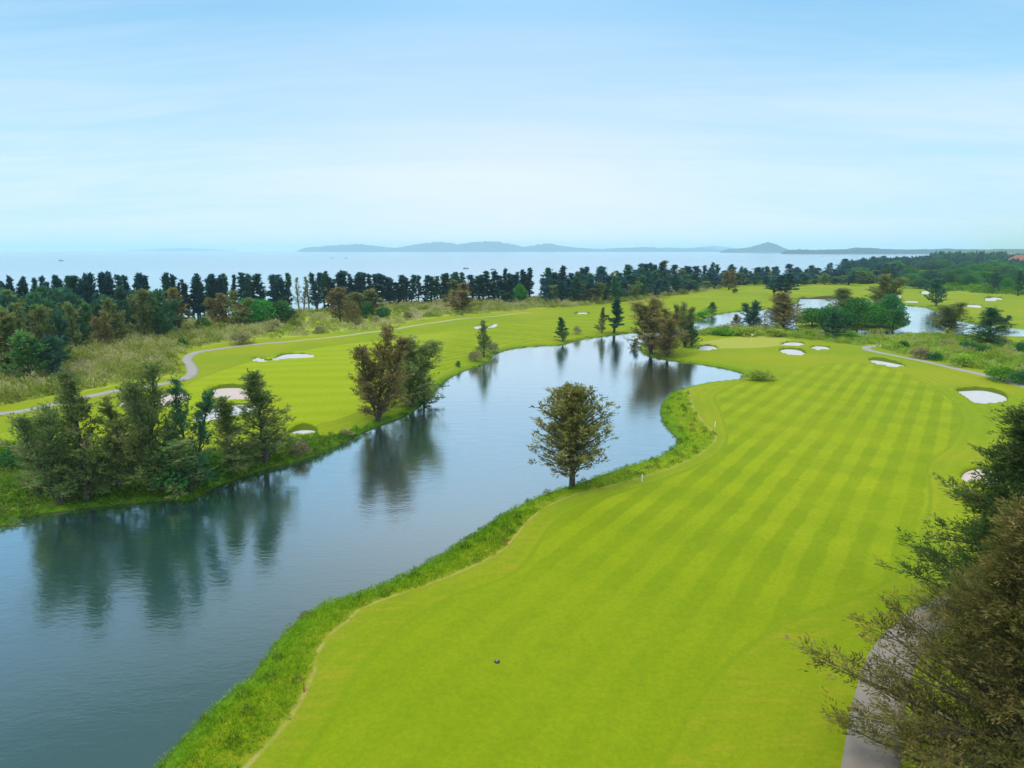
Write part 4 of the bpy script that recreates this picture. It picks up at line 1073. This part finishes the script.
boat(61, 260.8, 11, 'dark fishing boat on the sea above the tall tree tops, leftmost boat', 0.15)
boat(332, 258.0, 10, 'faint boat on the sea below the western end of the long island, left of two', 0.1)
boat(346, 258.3, 10, 'faint boat on the sea below the western end of the long island, right of two', -0.2)
boat(466, 268.6, 8, 'dark fishing boat below the highest hills of the long island', 0.0)
boat(493, 269.6, 7, 'smaller dark fishing boat just right of the one below the highest hills', 0.3)
boat(822, 256.6, 10, 'tiny boat on the sea under the low headland', 0.2)

# far houses at the right
wallm = plain('far_plaster', (0.55, 0.52, 0.48), 0.8, 0.1, 0.3); roofm = plain('orange_tiles', (0.36, 0.13, 0.08), 0.8, 0.2, 0.8); whr = plain('pale_roof', (0.6, 0.62, 0.64), 0.6, 0.1, 0.3); glass = plain('window_glass', (0.04, 0.05, 0.07), 0.2, 0.1)
def house(px, py, top, wpx, label, orange, floors=2, cat='house'):
    x, y, z = place(px, py); hh = height_to(y, top, z); w = wpx / F * y * 1.02; dp = min(w * 0.7, 16)
    e = bpy.data.objects.new('villa' if orange else 'low_house', None); link(e); e.location = (x, y, z - 0.3); tag(e, label, cat)
    rh = hh * (0.36 if orange else 0.25); wh = hh - rh + .3
    a = Acc(); box(a, (0, 0, wh / 2), (w * .9, dp * .9, wh)); obj('wall', a.mesh('wall', wallm), e)
    V = np.array([[-w / 2, -dp / 2, wh], [w / 2, -dp / 2, wh], [w / 2, dp / 2, wh], [-w / 2, dp / 2, wh], [-w / 2 * .5, 0, wh + rh], [w / 2 * .5, 0, wh + rh]])
    m = bpy.data.meshes.new('roof'); m.from_pydata([tuple(v) for v in V], [], [(0, 1, 5, 4), (1, 2, 5), (2, 3, 4, 5), (3, 0, 4), (3, 2, 1, 0)]); m.materials.append(roofm if orange else whr); obj('roof', m, e)
    nw = max(2, int(w / 4))
    for f_ in range(floors):
        for i in range(nw):
            a = Acc(); box(a, (-w * .4 + w * .8 * (i + .5) / nw, -dp * .45 - .03, wh * (f_ + .55) / floors), (w * .8 / nw * .5, .12, wh / floors * .45)); obj('window', a.mesh('window', glass), e)
house(1019, 268, 255, 17, 'far villa with orange tiled roof at the edge of the wood', True, 3)
house(1004, 274.5, 267, 20, 'long pale low house below the orange roofed villa', False, 1)
house(987, 273, 267.6, 12, 'small pale house just left of the long pale one', False, 1)
house(967, 273.5, 268.6, 17, 'pale flat building among the far trees', False, 1)

# ------------------------------------------------------------------ haze
a = Acc(); box(a, (0, 8500, 79), (43000, 26000, 170))
hz = mesh_np('haze', a.V[0], a.F[0])
hm = bpy.data.materials.new('haze_air'); t = NT(hm)
pv = t.n('ShaderNodeVolumePrincipled', ins={'Color': (0.66, 0.90, 1.0, 1), 'Density': 1.1e-4, 'Anisotropy': 0.0})
o_ = t.n('ShaderNodeOutputMaterial'); t.t.links.new(pv.outputs[0], o_.inputs['Volume'])
hz.materials.append(hm)
tag(obj('haze', hz), kind='stuff')

# ------------------------------------------------------------------ light and sky
SUN_EL, SUN_AZ = 56, -118         # the sun stands high to the left, a little behind the camera, veiled by thin cloud
sun = bpy.data.lights.new('sun', 'SUN'); sun.energy = 1.5; sun.angle = R(11); sun.color = (1.0, 0.95, 0.86)
so = bpy.data.objects.new('sun', sun); link(so)
so.rotation_euler = (R(90 - SUN_EL), 0, R(180 - SUN_AZ) + R(0))
# aim: the lamp shines along -Z; make it come from azimuth SUN_AZ measured from +Y
from mathutils import Vector
sd = Vector((math.sin(R(SUN_AZ)) * math.cos(R(SUN_EL)), math.cos(R(SUN_AZ)) * math.cos(R(SUN_EL)), math.sin(R(SUN_EL))))
so.rotation_euler = sd.to_track_quat('Z', 'Y').to_euler()

w = bpy.data.worlds.new('World'); scene.world = w; w.use_nodes = True
t = NT(w)
sky = t.n('ShaderNodeTexSky', sky_type='NISHITA', sun_disc=False, sun_elevation=R(SUN_EL), sun_rotation=R(SUN_AZ), air_density=1.0, dust_density=1.0, ozone_density=2.0)
tc = t.n('ShaderNodeTexCoord').outputs['Generated']
sep = t.n('ShaderNodeSeparateXYZ', ins={0: tc})
zz = t.math('MAXIMUM', sep.outputs[2], 0.02)
# cloud sheet: directions projected on a flat layer
pu = t.math('DIVIDE', sep.outputs[0], t.math('ADD', zz, 0.12)); pvv = t.math('DIVIDE', sep.outputs[1], t.math('ADD', zz, 0.12))
cv = t.n('ShaderNodeCombineXYZ', ins={0: pu, 1: pvv, 2: 0.0}).outputs[0]
mp = t.n('ShaderNodeMapping', ins={'Vector': cv, 'Rotation': (0, 0, R(12)), 'Scale': (0.28, 0.95, 1), 'Location': (1.3, 0.7, 0)}).outputs[0]
n1 = t.noise(mp, 0.9, 6, 0.6, 0.9); n2 = t.noise(mp, 3.4, 6, 0.65, 0.8)
cl = t.rng(t.math('ADD', t.math('MULTIPLY', n1, 0.7), t.math('MULTIPLY', n2, 0.3)), 0.38, 0.64)
# thin cloud colour by elevation: milky at the horizon, bluer above, white overhead
def sky_ramp(stops):
    r_ = t.n('ShaderNodeValToRGB', ins={0: sep.outputs[2]}); el = r_.color_ramp
    while len(el.elements) < len(stops): el.elements.new(0.5)
    for e_, (p_, c_) in zip(el.elements, stops): e_.position = p_; e_.color = (*c_, 1)
    return r_.outputs[0]
mid_ = sky_ramp([(0.0, (0.84, 0.93, 1.02)), (0.10, (0.80, 0.91, 1.02)), (0.20, (0.54, 0.78, 1.0)), (0.31, (0.36, 0.68, 0.98)), (0.44, (1.15, 1.25, 1.4)), (1.0, (1.45, 1.52, 1.65))])
side_ = sky_ramp([(0.0, (0.62, 0.88, 1.02)), (0.10, (0.52, 0.83, 1.02)), (0.20, (0.36, 0.71, 0.98)), (0.31, (0.19, 0.53, 0.88)), (0.44, (0.32, 0.60, 0.95)), (0.68, (0.65, 0.88, 1.15)), (1.0, (1.45, 1.52, 1.65))])
veil_ = sky_ramp([(0.0, (0.86, 0.95, 1.02)), (0.10, (0.86, 0.95, 1.02)), (0.20, (0.74, 0.88, 1.02)), (0.31, (0.46, 0.70, 0.97)), (0.5, (1.1, 1.2, 1.35)), (1.0, (1.5, 1.55, 1.7))])
glow = t.math('EXPONENT', t.math('MULTIPLY', t.math('POWER', t.math('ABSOLUTE', t.math('DIVIDE', sep.outputs[0], 0.36)), 2.0), -1.0))
front = t.rng(sep.outputs[1], -0.2, 0.4)
c0 = t.mix(t.math('MULTIPLY', glow, front), side_, mid_)
c1 = t.mix(t.math('MULTIPLY', cl, 0.52), c0, veil_)
skb = t.n('ShaderNodeMix', data_type='RGBA', blend_type='MULTIPLY'); skb.inputs[0].default_value = 1
t.t.links.new(sky.outputs[0], skb.inputs[6]); skb.inputs[7].default_value = (0.085, 0.085, 0.085, 1)
c2 = t.mix(0.93, skb.outputs[2], c1)
bg = t.n('ShaderNodeBackground', ins={'Color': c2, 'Strength': 1.0})
ow = t.n('ShaderNodeOutputWorld'); t.t.links.new(bg.outputs[0], ow.inputs['Surface'])

# ------------------------------------------------------------------ camera and render settings
cam = bpy.data.cameras.new('camera'); co = bpy.data.objects.new('camera', cam); link(co)
cam.sensor_width = 36; cam.lens = F / 1024 * 36; cam.clip_end = 120000; cam.clip_start = 0.5
co.location = (0, 0, H); co.rotation_euler = (R(90) - PITCH, 0, 0)
scene.camera = co
scene.view_settings.view_transform = 'Standard'; scene.view_settings.look = 'None'; scene.view_settings.exposure = 0.10; scene.view_settings.gamma = 1
scene.render.engine = 'CYCLES'
scene.cycles.max_bounces = 5; scene.cycles.diffuse_bounces = 4; scene.cycles.transmission_bounces = 4; scene.cycles.glossy_bounces = 2
scene.cycles.use_denoising = True
scene.cycles.volume_bounces = 2
print('done', time.time() - T0)
